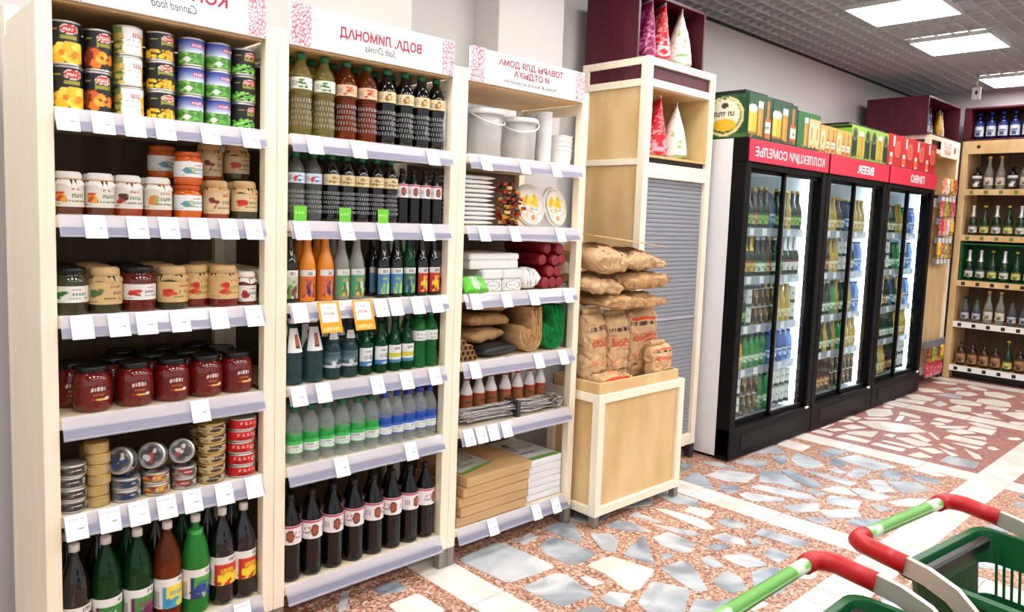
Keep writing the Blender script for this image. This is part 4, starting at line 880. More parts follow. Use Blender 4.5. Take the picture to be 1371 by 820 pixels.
bband = new_mesh('blue_band', *lathe([(.0305, .085), (.0308, .087), (.0304, .112), (.0285, .113)], 20, False), clear('blue_film', (120, 160, 240), (50, 100, 200), .5), True); wk[1].add('tint_band', bband)
for i, (k, x) in enumerate(zip([0]*6+[1]*5, [1.275, 1.34, 1.406, 1.472, 1.538, 1.602, 1.664, 1.722, 1.78, 1.835, 1.8865])):
    spawn(wk[k], (x, 2.442, SH[4]), '%s, %s from left, fifth %s' % (wk[k].look, ORD[i], SODA), jit(.3))
    spawn(wk[k], (x+.006, 2.512, SH[4]), '%s, %s in back row, fifth %s' % (wk[k].look, ORD[i], SODA), jit(.6))
bk = [bottle('black kvass bottle with white label', 'soda', .318, .0405, M_BLKB, M_CAPB, ce, (.45, .67), group=G6)]
ce2 = Cv(36, 20, (240, 236, 236)); ce2.a[:] = ce.a[:, ::-1]; bk.append(bottle('black kvass bottle with white label', 'soda', .318, .0405, M_BLKB, M_CAPB, ce2, (.45, .67), group=G6))
for i, x in enumerate([1.268, 1.354, 1.444, 1.536, 1.626, 1.715, 1.801, 1.883]):
    spawn(bk[i % 2], (x, 2.452, SH[5]), 'black kvass bottle with white label, %s from left, bottom %s' % (ORD[i], SODA), jit(.5)-.1)
    if i < 7: spawn(bk[i % 2], (x+.045, 2.535, SH[5]), 'black kvass bottle, %s in back row, bottom %s' % (ORD[i], SODA), jit(.9))

# ------------------------------------------------------------------ home goods bay
def pillow(L, Wd, T, seed, cfn=None, nu=26, nv=28, wr=.006, pinch=(1, 1), sharp=.6, freq=14, wedge=False, crease=0):
    """a filled bag: length along local X, width along Y, thickness along Z, ends pinched flat; base near z=0"""
    V, C, F = [], [], []; off = Vector((seed*3.7, seed*1.3, seed*7.1))
    for i in range(nu+1):
        u = -1+2*i/nu; e = pinch[0] if u < 0 else pinch[1]
        t = T*((1-abs(u)**3.2)**.55*e+(1-e)*(1-abs(u)**14)**.5)*.5+.0015
        if wedge: t = T*.5*(1-((u+1)/2)**1.7)*(1-max(0, -u-.9)*4)+.002
        w = Wd*.5*(1-.06*abs(u)**3*e)*(1 if abs(u) < .995 or e else .98)
        for j in range(nv):
            a = 2*PI*j/nv; ca, sa = math.cos(a), math.sin(a)
            p = Vector((u*L/2, w*math.copysign(abs(ca)**sharp, ca), t*math.copysign(abs(sa)**sharp, sa)))
            n = Vector((0, ca, sa)); q = p*freq+off
            d = noise.noise(q)*wr+noise.noise(q*2.7)*wr*.5+abs(noise.noise(q*1.6+off))*wr*.6*(1+abs(u))
            if crease:
                d -= crease*max(0, 1-6*abs(noise.noise(q*1.1+Vector((5, 2, 1)))))+crease*.7*max(0, 1-6*abs(noise.noise(q*2.1)))
            p += n*d+Vector((noise.noise(q+Vector((9, 0, 0)))*wr*.8, 0, 0))
            V.append((p.x, p.y, p.z+T/2)); C.append(cfn(u, ca, sa, j/nv) if cfn else (200, 200, 200))
    for i in range(nu):
        for j in range(nv):
            j2 = (j+1) % nv; F.append((i*nv+j, (i+1)*nv+j, (i+1)*nv+j2, i*nv+j2))
    F.append(tuple(range(nv))); F.append(tuple(nu*nv+j for j in range(nv))[::-1])
    return V, F, C
def single(name, me, loc, label, category, group=None, rot=(0, 0, 0)):
    o = bpy.data.objects.new(name, me); link(o); o.location = loc; o.rotation_euler = rot; tag(o, label, category, group); return o

# buckets
def bucket(x, y_, h, rt, label, hr):
    k = thing('bucket', label, 'bucket', (x, y_, SH[0]+.0006), hr, 'translucent buckets on the top home goods shelf')
    M = clear('milky_plastic', (236, 236, 236), (214, 212, 210), .55, .35)
    b = geo('tub', lathe([(rt*.84, 0), (rt*.86, .003), (rt*.97, h-.02)], 32), M, k, True, world=False)
    geo('lid', lathe([(rt, h-.022), (rt*1.04, h-.02), (rt*1.04, h-.004), (rt*.99, h), (rt*.95, h-.004), (.001, h-.004)], 32), mat('milky_lid', (236, 236, 234), .4), k, True, world=False)
    pts = []
    for q in range(17):
        a = PI*q/16; pts.append((rt*1.055*math.cos(a), -rt*1.0*math.sin(a)*.99-.004, h-.012-.055*math.sin(a)))
    geo('handle', tube(pts, .0035, 6), mat('milky_lid', (236, 236, 234), .4), k, True, world=False)
bucket(2.185, 2.505, .205, .094, 'larger translucent plastic bucket with white lid, beside the post', .1)
bucket(2.40, 2.50, .192, .088, 'smaller translucent plastic bucket with white lid, right of another', -.5)
k = Kind('cup_stack', 'x', 'cups'); P_ = []
for q in range(26): P_ += [(.030, .012+q*.0088), (.0325, .012+q*.0088+.002), (.0325, .012+q*.0088+.006)]
k.add('cups', new_mesh('cups', *lathe([(.021, 0), (.028, .012)]+[(a+.004*(q/78), b) for q, (a, b) in enumerate(P_)], 24), M_WHITE, True))
spawn(k, (2.545, 2.475, SH[0]), 'tall stack of white plastic cups on the top home goods shelf')
spawn(k, (2.565, 2.56, SH[0]), 'tall stack of white cups behind another, top home goods shelf')
for q in range(5):
    t = thing('food_tub', 'square white tub, %s from bottom of the tub stack, top home goods shelf' % ORD[q], 'tub', (2.648, 2.475, SH[0]+.0006), .1, 'square white tubs on the top home goods shelf')
    geo('tub', move(lathe([(.052+.002*q*0, 0), (.062, .05), (.066, .05), (.066, .054)], 4), 0, 0, q*.0215, PI/4), mat('tub_white', (244, 244, 242), .45), t, world=False)

# white bag pile, mesh bag of coloured briquettes, two plate packs
for q in range(11):
    w = .2+jit(.02)
    me = mesh3('bag_bundle', pillow(w, .26, .018, q+3, lambda u, a, b, f: (236, 234, 230), 14, 16, .0025), mat('white_film', (236, 234, 232), .4))
    single('plastic_bag_pack', me, (2.115+jit(.01), 2.56, SH[1]+.006+q*.0192), 'flat pack of white bags, %s from bottom of the white pile' % (ORD[q]), 'bag pack', 'white bag packs piled on the second home goods shelf', (0, 0, jit(.06)))
rolls = thing('net_bag', 'clear bag of brown, yellow and black pieces on the second home goods shelf', 'bag', (2.312, 2.455, SH[1]+.0006))
g_, cg = [], random.Random(5); V, F, C = [], [], []
colp = [(150, 60, 20), (214, 150, 40), (40, 26, 20), (190, 40, 24), (226, 190, 120), (90, 40, 20)]
for q in range(170):
    zz = cg.uniform(0, .185); wv = .06*(1-.35*zz/.19); px_, py_ = cg.uniform(-wv, wv)-.12*(zz-.02)*0+.02*math.sin(zz*20), cg.uniform(-.03, .05)
    s_ = cg.uniform(.006, .011); bv = box(px_-s_, px_+s_, py_-s_, py_+s_, zz, zz+s_*1.3); bv = move(([(a-px_, b-py_, c) for a, b, c in bv[0]], bv[1]), px_, py_, 0, cg.uniform(0, 3)); o_ = len(V)
    V += bv[0]; F += [tuple(i+o_ for i in f) for f in bv[1]]; C += [cg.choice(colp)]*8
pc = geo('pieces', (V, F), M_PRINT, rolls, world=False, col=C); pc['kind'] = 'stuff'
def c_plate():
    c = Cv(44, 44, (236, 234, 224)); c.ring(.5, .5, .47, .47, (214, 208, 190), .12); c.blobs(.2, .5, .8, .82, [(246, 206, 20), (250, 222, 50), (236, 180, 20)], 14, .09, 4); c.blobs(.25, .2, .75, .45, [(240, 238, 234), (230, 200, 150), (250, 250, 248)], 14, .09, 6); c.blobs(.5, .12, .6, .2, [(226, 150, 60)], 2, .08, 2); c.scrib(.5, .38, .8, .42, (40, 150, 130), 2); return c
cp = c_plate()
for i, (x, rz_) in enumerate([(2.462, -.12), (2.632, .1)]):
    t = thing('plate_pack', ['wrapped pack of yellow-flowered paper plates, left of its twin', 'wrapped pack of yellow-flowered paper plates, nearest the right post'][i], 'plates', (x, 2.462, SH[1]+.0006), rz_, 'paper plate packs')
    R_ = .078 if i == 0 else .076; zc = R_*1.12+.0135
    def dish(s, t_):
        a, b = 2*s-1, 2*t_-1; d = math.hypot(a, b); m_ = max(abs(a), abs(b), 1e-6)
        if d > 1e-6: a, b = a*m_/d, b*m_/d
        dd = math.hypot(a, b)
        return (R_*a*1.0, -.0-.016*dd**3+.012+.22*(R_*b), zc+R_*b*1.12)
    geo3('printed_plate', surf(dish, cp), t, world=False)
    ring = [(R_*1.0*math.cos(a), .014+.22*R_*math.sin(a), zc+R_*1.12*math.sin(a)) for a in [2*PI*q/28 for q in range(29)]]
    t_ = geo('plate_stack', tube(ring, .012, 6), mat('plate_white', (240, 240, 236), .6), t, True, world=False)
    geo('film', ([(-R_*1.05, -.006, .0), (R_*1.05, -.006, 0), (R_*1.02, .04, R_*2.5), (-R_*1.02, .04, R_*2.5)], [(0, 1, 2, 3)]), clear('cello', (255, 255, 255), (240, 240, 240), .12, .1), t, world=False)

# foam boxes, packets, rolls
def foam(x0, x1, y0, y1, z, h, label, cvp=None):
    t = thing('foam_box', label, 'box', (x0, y0, z+.0006)); M = mat('foam_white', (240, 240, 238), .7)
    geo('base', bevbox((x0, x1, y0, y1, z+.0006, z+h*.55), .006), M, t); geo('lid', bevbox((x0-.003, x1+.003, y0-.003, y1+.003, z+h*.56, z+h), .008), M, t)
    if cvp is not None: geo3('print', front_sheet(x0+.008, x1-.008, y0-.001, z+.006, z+h*.52, cvp), t)
pcv = Cv(30, 16, (240, 240, 238)); pcv.ring(.5, .5, .42, .42, (120, 120, 140), .2); pcv.scrib(.28, .45, .72, .58, (90, 90, 110), 3); pcv.rect(.0, .2, .04, .7, (120, 60, 140))
foam(2.15, 2.262, 2.425, 2.62, SH[2], .098, 'white foam lunch box with round print, left of two', pcv); foam(2.27, 2.385, 2.425, 2.62, SH[2], .098, 'white foam lunch box with round print, right of two', pcv)
foam(2.085, 2.375, 2.44, 2.70, SH[2]+.099, .07, 'large white foam tray box lying on two lunch boxes')
me = mesh3('wet_wipes', pillow(.135, .08, .05, 4, lambda u, a, b, f: (90, 196, 40) if not (abs(u+.1) < .28 and abs(a) < .7) else ((230, 246, 220) if math.sin(u*40+a*9) > .1 else (40, 130, 60)), 22, 22, .003))
single('wipes_packet', me, (2.085, 2.435, SH[2]+.02), 'bright green wet wipes packet on the third home goods shelf', 'packet', None, (.9, 0, .05))
t = thing('cup_bag', 'clear bag of white cups with red marks beside the red rolls', 'bag', (2.43, 2.455, SH[2]+.012))
for q in range(6):
    geo('cup', move(lathe([(.014, 0), (.0175, .036), (.0178, .036)], 14), (q % 3-1)*.03, (q//3)*.035, 0), M_WHITE, t, True, world=False)
geo3('bag_film', pillow(.11, .09, .09, 9, lambda u, a, b, f: (238, 236, 236) if noise.noise(Vector((u*9, a*6, b*6))) < .25 else (110, 108, 116), 18, 18, .009), t, world=False)
kr = Kind('bin_liner_roll', 'dark red roll', 'roll', 'dark red rolls on the third home goods shelf')
kr.add('roll', new_mesh('roll', *lathe([(.008, 0), (.026, .002), (.0285, .012), (.029, .3), (.026, .31)], 18), noisy('red_film', (110, 12, 22), (160, 30, 40), (30, 30, 6), .25), True))
kr.add('wrapper_end', new_mesh('wrapper_end', *lathe([(.027, -.001), (.02, -.006), (.012, -.004), (.003, -.007)], 18), mat('red_film_end', (150, 40, 50), .2), True))
rp_ = [(2.535, 0), (2.596, 0), (2.657, 0), (2.566, 1), (2.627, 1), (2.536, 2), (2.597, 2), (2.655, 2.05), (2.566, 3), (2.625, 3)]
for i, (x, l) in enumerate(rp_):
    spawn(kr, (x, 2.425+.012*(i % 3), SH[2]+.031+l*.0525), 'dark red plastic roll, %s counting up from the lower left of the red pile' % ORD[i], rot=(-PI/2, 0, -.12))

# tubes, dark pack, kraft pack, two folded cloths
kt = Kind('cardboard_tube', '', 'tube', 'cardboard tubes on the fourth home goods shelf')
kt.add('tube', new_mesh('tube', *lathe([(.0095, .004), (.0095, 0), (.0125, 0), (.0125, .3), (.0095, .3)], 16), noisy('tube_kraft', (150, 106, 60), (186, 140, 86), (30, 30, 8), .7), True)); kt.add('core', new_mesh('core', *lathe([(.0096, .0015), (.001, .002)], 14), mat('tube_dark', (30, 20, 14), .9)))
for i, (x, z) in enumerate([(2.035, 0), (2.062, 0), (2.089, 0), (2.116, 0), (2.048, 1), (2.075, 1), (2.102, 1), (2.062, 2), (2.089, 2), (2.05, 3)]):
    spawn(kt, (x, 2.425, SH[3]+.0128+z*.0232), 'brown cardboard tube, %s in the pile of tubes by the post' % ORD[i], rot=(-PI/2, 0, -.05))
me = mesh3('dark_pack', pillow(.23, .2, .05, 12, lambda u, a, b, f: (26, 30, 38), 20, 20, .003))
single('dark_packet', me, (2.265, 2.52, SH[3]+.006), 'flat black packet lying in front of the kraft bags', 'packet', None, (0, 0, .1))
for i in range(3):
    me = mesh3('kraft_bags', pillow(.24, .2, .055, 20+i, lambda u, a, b, f: (176, 138, 92) if noise.noise(Vector((u*5, a*4, i))) < .3 else (150, 112, 72), 22, 20, .012), M_MATTE)
    single('paper_bag_pack', me, (2.24+.02*i, 2.59, SH[3]+.06+i*.07), 'crumpled brown paper bag pack, %s up in the pile above the tubes' % ORD[i], 'bag pack', None, (0, .04*i, jit(.2)))
def folded(name, label, x, w, h, c, dark, loc_y, seed):
    """cloth folded into nested hairpin layers seen end-on"""
    t = thing(name, label, 'cloth', (x, loc_y, SH[3]+.0006)); M = noisy(name+'_fabric', c, dark, (40, 8, 40), .9)
    R0 = w*.5; n = 7; dr = R0/(n+.6); g_ = random.Random(seed)
    for q in range(n):
        r = R0-dr*(q+.5); pts = []
        lean = .012*math.sin(q*1.3+seed)-.004*q; topz = h-.004*q*(q % 3)-.002*g_.random()
        for k_ in range(12):
            f = k_/11; pts.append((r*(1-.35*math.sin(f*0)) if 0 else r+(lean-.3*r)*(1-f)**1.5+.004*math.sin(f*7+q), R0+(topz-R0)*(1-f)))
        for k_ in range(1, 17):
            a = -PI*k_/16; pts.append((r*math.cos(a), R0+r*math.sin(a)*.97))
        for k_ in range(1, 6): pts.append((-r+.012*(k_/5)**2*(1+q*.25), R0+(.055-.006*q)*k_/5))
        V, F = [], []; m_ = len(pts); th = dr*.36
        for i_, (a, b) in enumerate(pts):
            a2, b2 = pts[min(i_+1, m_-1)]; a1, b1 = pts[max(i_-1, 0)]
            dx, dz = a2-a1, b2-b1; l_ = math.hypot(dx, dz) or 1; nx, nz = -dz/l_*th, dx/l_*th
            fr = .003*math.sin(i_*.7+q*2.1)
            V += [(a+nx, fr, b+nz), (a, fr-.004, b), (a-nx, fr, b-nz), (a-nx, .2, b-nz), (a+nx, .2, b+nz)]
        for i_ in range(m_-1):
            for e in range(5): F.append((i_*5+e, i_*5+(e+1) % 5, (i_+1)*5+(e+1) % 5, (i_+1)*5+e))
        geo('fold', (V, F), M, t, True, world=False)
folded('beige_cloth', 'beige folded cloth with rounded layers, left of the green cloth', 2.465, .15, .215, (206, 166, 116), (176, 134, 88), 2.432, 1)
folded('green_cloth', 'bright green folded cloth with rounded layers by the right post', 2.618, .15, .215, (10, 140, 66), (4, 108, 46), 2.43, 2)

# lighter-fluid bottles and skewers
cl = Cv(28, 30, (160, 96, 56)); cl.rect(0, .86, 1, 1, (190, 60, 40)); cl.rect(0, 0, 1, .08, (190, 60, 40)); cl.scrib(.3, .6, .7, .7, (60, 30, 20), 1); cl.scrib(.3, .3, .7, .4, (220, 190, 150), 2); cl.blobs(.36, .1, .64, .25, [(210, 80, 30), (230, 160, 60)], 5, .08, 3)
fl_ = bottle('white fluid bottle with brown label and red cap', 'plain', .205, .03, mat('hdpe_white', (236, 236, 236), .4), mat('red_cap', (176, 24, 36), .4), cl, (.1, .56), name='fluid_bottle', caph=.12, group='fluid bottles on the fifth home goods shelf')
for i, x in enumerate([2.09, 2.165, 2.24, 2.315, 2.395, 2.475, 2.555, 2.63]):
    spawn(fl_, (x, 2.535+(.0 if i < 4 else -.012), SH[4]), 'white fluid bottle with brown label, %s from left, fifth home goods shelf' % ORD[i], 1.3 if i == 5 else jit(.5))
sk = Kind('skewer_bundle', '', 'skewers', 'bundles of twisted skewers on the fifth home goods shelf')
g_ = []
for q in range(44):
    y0, z0, x0 = cg.uniform(-.045, .045), cg.uniform(.013, .07), cg.uniform(-.03, .03)
    pts = [(x0-.27+.56*s_/14, y0+.006*math.sin(s_*1.2+q), z0+.003*math.cos(s_*1.7+q)) for s_ in range(15)]
    g_.append(tube(pts, .0028, 5))
    g_.append(tube([(x0+.29+.018*(1-math.cos(a)), y0+.014*math.sin(a), z0+.008*math.sin(a*2+q)) for a in [2*PI*v/9 for v in range(10)]], .0022, 5))
sk.add('skewers', new_mesh('skewers', *cat(*g_), mat('bright_steel', (196, 196, 194), .22, 1), True)); sk.add('band', new_mesh('band', *box(.03, .05, -.052, .052, .0, .074), mat('plastic_wrap', (60, 58, 56), .3)))
for i, (dx, dz) in enumerate([(0, 0), (.03, .03)]):
    spawn(sk, (2.345+dx, 2.463+.01*i, SH[4]+.002), ['bundle of shiny steel skewers lying across the fifth home goods shelf'][0], -.03) if i == 0 else None

# flat boxes
M_CARD = noisy('corrugated_card', (194, 154, 106), (208, 170, 122), (3, 40, 40), .75); M_CARDW = noisy('white_card', (226, 226, 228), (238, 238, 240), (3, 3, 3), .6)
M_CARDEDGE = mat('card_edge', (120, 82, 46), .8)
def flat_box(x0, x1, y0, y1, z, h, m, label, rz, group, seam=True):
    cx, cy = (x0+x1)/2, (y0+y1)/2
    t = thing('flat_box', label, 'box', (cx, cy, z+.0006), rz, group); a, b = (x1-x0)/2, (y1-y0)/2
    geo('carton', bevbox((-a, a, -b, b, 0, h-.001), .003), m, t, world=False)
    geo('flap', cat(box(-a+.004, a-.004, -b-.0012, -b+.002, .004, h*.5), box(-a-.0012, -a+.002, -b+.03, b-.004, .004, h-.004), box(-a+.02, -a+.024, -b-.0018, -b+.001, .002, h-.003)), m, t, world=False)
    return t
for i in range(5):
    o = .015*[.0, .6, .2, .9, 1.6][i]
    flat_box(2.03+o, 2.445+o*.7, 2.405-.004*i, 2.74, SH[5]+.002+i*.0445, .0435, M_CARD, 'brown flat cardboard box, %s from the bottom of its stack' % ORD[i], [-.02, .012, -.015, .02, .03][i], 'brown flat boxes on the bottom home goods shelf')
for i in range(6):
    flat_box(2.47+.006*(i % 3), 2.708-.003*(i % 2), 2.425, 2.76, SH[5]+.002+i*.0335, .0328, M_CARDW, 'white flat box, %s from the bottom of the white stack' % ORD[i], [.0, .01, -.01, .012, -.012, .015][i], 'white flat boxes on the bottom home goods shelf')
lp = Cv(40, 34, (206, 208, 206)); lp.rect(0, 0, 1, .12, (110, 170, 60)); lp.scrib(.5, .5, .9, .62, (60, 60, 60), 3); lp.scrib(.2, .3, .7, .36, (90, 90, 100), 5); lp.blobs(.2, .5, .4, .8, [(150, 150, 150), (120, 60, 50), (170, 180, 170)], 8, .07, 3)
lt = geo3('leaflet', surf(lambda s, t_: (2.075+.21*s, 2.43+.21*t_+.05*s, SH[5]+.2262+.0015*math.sin(s*4)), lp), None); tag(lt, 'printed leaflet lying on top of the brown flat boxes', 'leaflet')
lt2 = geo3('box_print', surf(lambda s, t_: (2.475+.22*s, 2.43+.31*t_, SH[5]+.2036+.0008*math.sin(s*4)), lp), None); tag(lt2, 'printed sheet on top of the white flat boxes', 'leaflet')

for o in bpy.data.objects:
    if o.name.startswith('skewers'): o['kind'] = 'stuff'

# ------------------------------------------------------------------ wooden stand with charcoal sacks
st = thing('display_stand', 'low wooden display stand with pale frame under the charcoal sacks', 'stand', (2.762, 2.252, 0))
sx0, sx1, sy0, sy1 = 2.772, 3.497, 2.252, 2.592; fw = .045
for xa in (sx0, sx1-fw):
    for ya in (sy0, sy1-fw):
        bx('post', (xa, xa+fw, ya, ya+fw, .055, .665), M_POST, st); bx('foot', (xa+.004, xa+fw-.004, ya+.004, ya+fw-.004, 0, .056), M_FOOT, st)
    for z in (.055, .622): bx('side_rail', (xa+.001, xa+fw-.001, sy0+fw, sy1-fw, z, z+.043), M_POST, st)
    bx('side_panel', (xa+.018, xa+.026, sy0+fw, sy1-fw, .098, .622), M_PANEL, st, 0)
for ya in (sy0, sy1-fw):
    for z in (.055, .622): bx('cross_rail', (sx0+fw, sx1-fw, ya+.001, ya+fw-.001, z, z+.043), M_POST, st)
bx('front_panel', (sx0+fw, sx1-fw-.004, sy0+.02, sy0+.03, .1, .62), M_PANEL, st, 0)
bx('back_panel', (sx0+fw, sx1-fw, sy1-.03, sy1-.02, .098, .622), M_PANEL, st, 0)
tr = bx('tray_base', (sx0+.02, sx1-.02, sy0+.02, sy1-.02, .655, .668), M_PANEL, st, 0)
for lim in ((sx0+.006, sx1-.05, sy0+.012, sy0+.024, .66, .722), (sx0+.006, sx0+.018, sy0+.024, sy1-.02, .66, .722), (sx1-.062, sx1-.05, sy0+.024, sy1-.02, .66, .722), (sx0+.006, sx1-.05, sy1-.03, sy1-.018, .66, .722)):
    bx('tray_wall', lim, M_PANEL, st)
def sackcol(seed, mode):
    def f(u, a, b, fr):
        n = noise.noise(Vector((u*4+seed, a*3, b*3)))
        base = np.array((198, 162, 120) if mode != 'dark' else (182, 142, 98))*(1+.12*n)
        if mode == 'stripe' and a < -.86: return (206, 62, 26)
        if mode not in ('plain', 'dark') and b > .25:
            if .05 < u < .30 and abs(a) < .62 and math.sin(a*26+seed)*math.sin(u*34) > -.1: return (196, 84, 48)
            if .52 < u < .64 and abs(a) < .75 and math.sin(a*40+seed) > -.35: return (70, 48, 40)
            if -.42 < u < -.3 and abs(a) < .6 and math.sin(a*34) > .1: return (206, 120, 84)
            if -.66 < u < -.62 and abs(a) < .7 and math.sin(a*50) > 0: return (110, 80, 64)
            if .68 < u < .78 and abs(a) < .6 and mode == 'red': return (200, 74, 36)
        return tuple(np.clip(base, 0, 255))
    return f
def sack(label, L, Wd, T, seed, loc, rot, mode='print', pinch=(1, 1), wr=.012):
    me = mesh3('charcoal_sack', pillow(L, Wd, T, seed, sackcol(seed, mode), 64, 60, wr, pinch, .55, 11, False, .007), M_MATTE, False)
    t = bpy.data.objects.new('charcoal_sack', me); link(t); t.location = loc; t.rotation_euler = rot
    tag(t, label, 'sack', 'paper charcoal sacks heaped on the wooden stand')
    # crimped seam strip at the closed end
    V, F = [], []
    for i in range(13):
        a = -Wd*.42+Wd*.84*i/12; w = .006*math.sin(i*1.9+seed)
        V += [(L/2-.004, a, T/2+w-.002), (L/2+.028, a*.98, T/2+w*1.8), (L/2+.028, a*.98, T/2+w*1.8+.003), (L/2-.004, a, T/2+w+.003)]
    for i in range(12):
        for e in range(4): F.append((i*4+e, i*4+(e+1) % 4, (i+1)*4+(e+1) % 4, (i+1)*4+e))
    s_ = bpy.data.objects.new('crimped_end', new_mesh('crimped_end', V, F, M_KRAFT, True)); link(s_, t)
    return t
UP = PI/2
# rot: local X (length) -> up, local Z (face) -> -Y for standing sacks
def stand_rot(rz, lean=0): return (Matrix.Rotation(rz, 4, 'Z') @ Matrix.Rotation(lean, 4, 'X') @ Matrix(((0, 1, 0, 0), (0, 0, -1, 0), (-1, 0, 0, 0), (0, 0, 0, 1))) @ Matrix.Rotation(PI, 4, 'Z')).to_euler()
zt = .669
sack('upright charcoal sack with red side stripe, front left of heap', .36, .17, .11, 1, (2.88, 2.475, zt+.19), stand_rot(.15, -.04), 'stripe')
sack('upright charcoal sack in the front middle of the heap', .34, .17, .11, 2, (3.068, 2.475, zt+.18), stand_rot(-.05, -.03), 'print')
sack('upright charcoal sack with dark headline, front right of heap', .36, .25, .11, 3, (3.30, 2.485, zt+.19), stand_rot(-.08, -.04), 'red')
sack('slumped small charcoal sack at the front right tray corner', .16, .17, .08, 4, (3.325, 2.358, zt+.1), stand_rot(-.05, -.1), 'red')
sack('charcoal sack lying low at the front left tray corner', .24, .09, .06, 5, (2.94, 2.332, zt+.016), (.1, 0, .05), 'stripe')
sack('crumpled charcoal sack lying across the upright ones', .54, .27, .07, 8, (3.12, 2.45, zt+.395), (.06, .02, .04), 'dark', wr=.018)
sack('charcoal sack lying in second layer, right end sticking out', .37, .26, .085, 9, (3.225, 2.45, zt+.493), (.08, -.04, -.06), 'dark', wr=.015)
sack('charcoal sack with pale wrinkled flap, left of second layer', .25, .25, .075, 10, (2.885, 2.45, zt+.485), (.15, .06, .06), 'print', wr=.018)
sack('bulging charcoal sack with dark folds, top left of the heap', .27, .27, .12, 11, (2.905, 2.45, zt+.595), (.18, .08, .12), 'print', wr=.018)
sack('thin charcoal sack with red print, top right of the heap', .3, .26, .085, 12, (3.215, 2.46, zt+.598), (.12, .04, -.06), 'red', wr=.018)
V = [(2.79, 2.35, 1.432), (3.42, 2.36, 1.375), (3.40, 2.6, 1.40), (2.83, 2.6, 1.448)]
V += [(a, b, c+.004) for a, b, c in V]
sh_ = geo('card_sheet', (V, [(0, 3, 2, 1), (4, 5, 6, 7), (0, 1, 5, 4), (1, 2, 6, 5), (2, 3, 7, 6), (3, 0, 4, 7)]), M_KRAFT, None); tag(sh_, 'flat brown card sheet lying on top of the charcoal sacks', 'card')

# ------------------------------------------------------------------ tall cabinets with burgundy boxes
def bagcol(c1, c2, seed, side=None):
    def f(u, a, b, fr):
        n1 = noise.noise(Vector((u*7+seed, a*3.2, b*2))); n2 = noise.noise(Vector((u*4-seed*2, a*2.2, 5)))
        if u > .92: return tuple(min(255, v*1.15+10) for v in c1)
        if sum(c1) > 560:                                   # pale bag: leafy print down one side
            return c2 if (a < .1 and n1 > -.12) or n1 > .38 else c1
        if abs(n1) < .07 and -.75 < u < .75: return c2
        if u < -.45 and abs(n2) < .1: return c2
        return c1
    return f
def pouch(label, h, w, t_, c1, c2, seed, loc, rz, group, side=None):
    me = mesh3('pouch', pillow(h, w, t_, seed, bagcol(c1, c2, seed, side), 40, 40, .004, (0, 1), .7, 10, True, .002), M_PRINT)
    o = bpy.data.objects.new('snack_pouch', me); link(o); o.location = (loc[0], loc[1], loc[2]+.003); o.rotation_euler = stand_rot(rz, 0); tag(o, label, 'pouch', group)
    V, F = cat(box(h/2-.004, h/2+.014, -w*.46, w*.46, t_/2-.002, t_/2+.002))
    s_ = bpy.data.objects.new('top_seal', new_mesh('top_seal', V, F, mat('foil_seal', (225, 225, 220), .3))); link(s_, o)
    return o
def cabinet(x0, x1, y0, y1, label, shutter=True):
    c = thing('tall_cabinet', label, 'cabinet', (x0, y0, 0)); pw = .05; top = 2.44
    for xa in (x0, x1-pw):
        for ya in (y0, y1-pw):
            bx('post', (xa, xa+pw, ya, ya+pw, .09, top), M_POST, c); bx('foot', (xa+.003, xa+pw-.003, ya+.003, ya+pw-.003, 0, .09), M_DARKFOOT, c)
        for z, hh_ in ((2.398, .042), (2.278, .042), (1.835, .035), (.95, .035), (.09, .06)):
            bx('side_rail', (xa+.001, xa+pw-.001, y0+pw, y1-pw, z, z+hh_), M_POST, c)
        bx('burgundy_side', (xa+.014, xa+.03, y0+pw, y1-pw, 2.32, 2.398), M_BURG, c, 0)
        for za, zb in ((1.87, 2.278), (.985, 1.835), (.15, .95)): bx('side_panel', (xa+.016, xa+.026, y0+pw, y1-pw, za, zb), M_PANEL, c, 0)
    for z0, z1 in ((2.398, top), (2.278, 2.32), (1.765, 1.85), (.09, .16)):
        bx('front_rail', (x0+pw, x1-pw, y0+.001, y0+pw-.001, z0, z1), M_POST, c)
    bx('burgundy_front', (x0+pw, x1-pw, y0+.018, y0+.03, 2.32, 2.398), M_BURG, c, 0)
    bx('dark_slot', (x0+pw, x1-pw, y0+.03, y0+.05, 1.85, 1.882), mat('slot_dark', (40, 32, 30), .7), c, 0)
    for lim in ((x0+pw, x1-pw, y0+.006, y1-.06, 1.882, 1.895), (x0+pw, x1-pw, y1-.06, y1-.05, 1.882, 2.29), (x0+pw, x0+pw+.012, y0+.006, y1-.06, 1.895, 2.278), (x1-pw-.012, x1-pw, y0+.006, y1-.06, 1.895, 2.278), (x0+pw, x1-pw, y0+.05, y1-.06, 2.275, 2.288)):
        bx('niche_board', lim, M_PANEL, c, 0)
    bx('top_panel', (x0+pw*.5, x1-pw*.5, y0+.01, y1-.01, top-.02, top), M_POST, c, 0)
    if shutter:
        n = 62; V, F = [], []
        za, zb = .16, 1.765
        for i in range(n):
            a, b = za+(zb-za)*i/n, za+(zb-za)*(i+1)/n; o = len(V); e = (b-a)
            rows = [(a, .0305), (a+e*.12, .026), (a+e*.5, .0245), (a+e*.88, .026), (b, .0305)]
            for z, y_ in rows: V += [(x0+pw, y0+y_, z), (x1-pw, y0+y_, z)]
            for r in range(4): F.append((o+r*2, o+r*2+1, o+r*2+3, o+r*2+2))
        s_ = geo('roller_shutter', (V, F), mat('shutter_grey', (146, 150, 158), .45, .1), c, label='grey ribbed roller shutter'); s_['kind'] = 'stuff'
        bx('shutter_bar', (x0+pw, x1-pw, y0+.019, y0+.034, .915, .93), mat('shutter_bar', (170, 172, 178), .4), c, .002)
    else:
        bx('front_panel', (x0+pw, x1-pw, y0+.02, y0+.032, .16, 1.765), M_PANEL, c, 0)
    return c
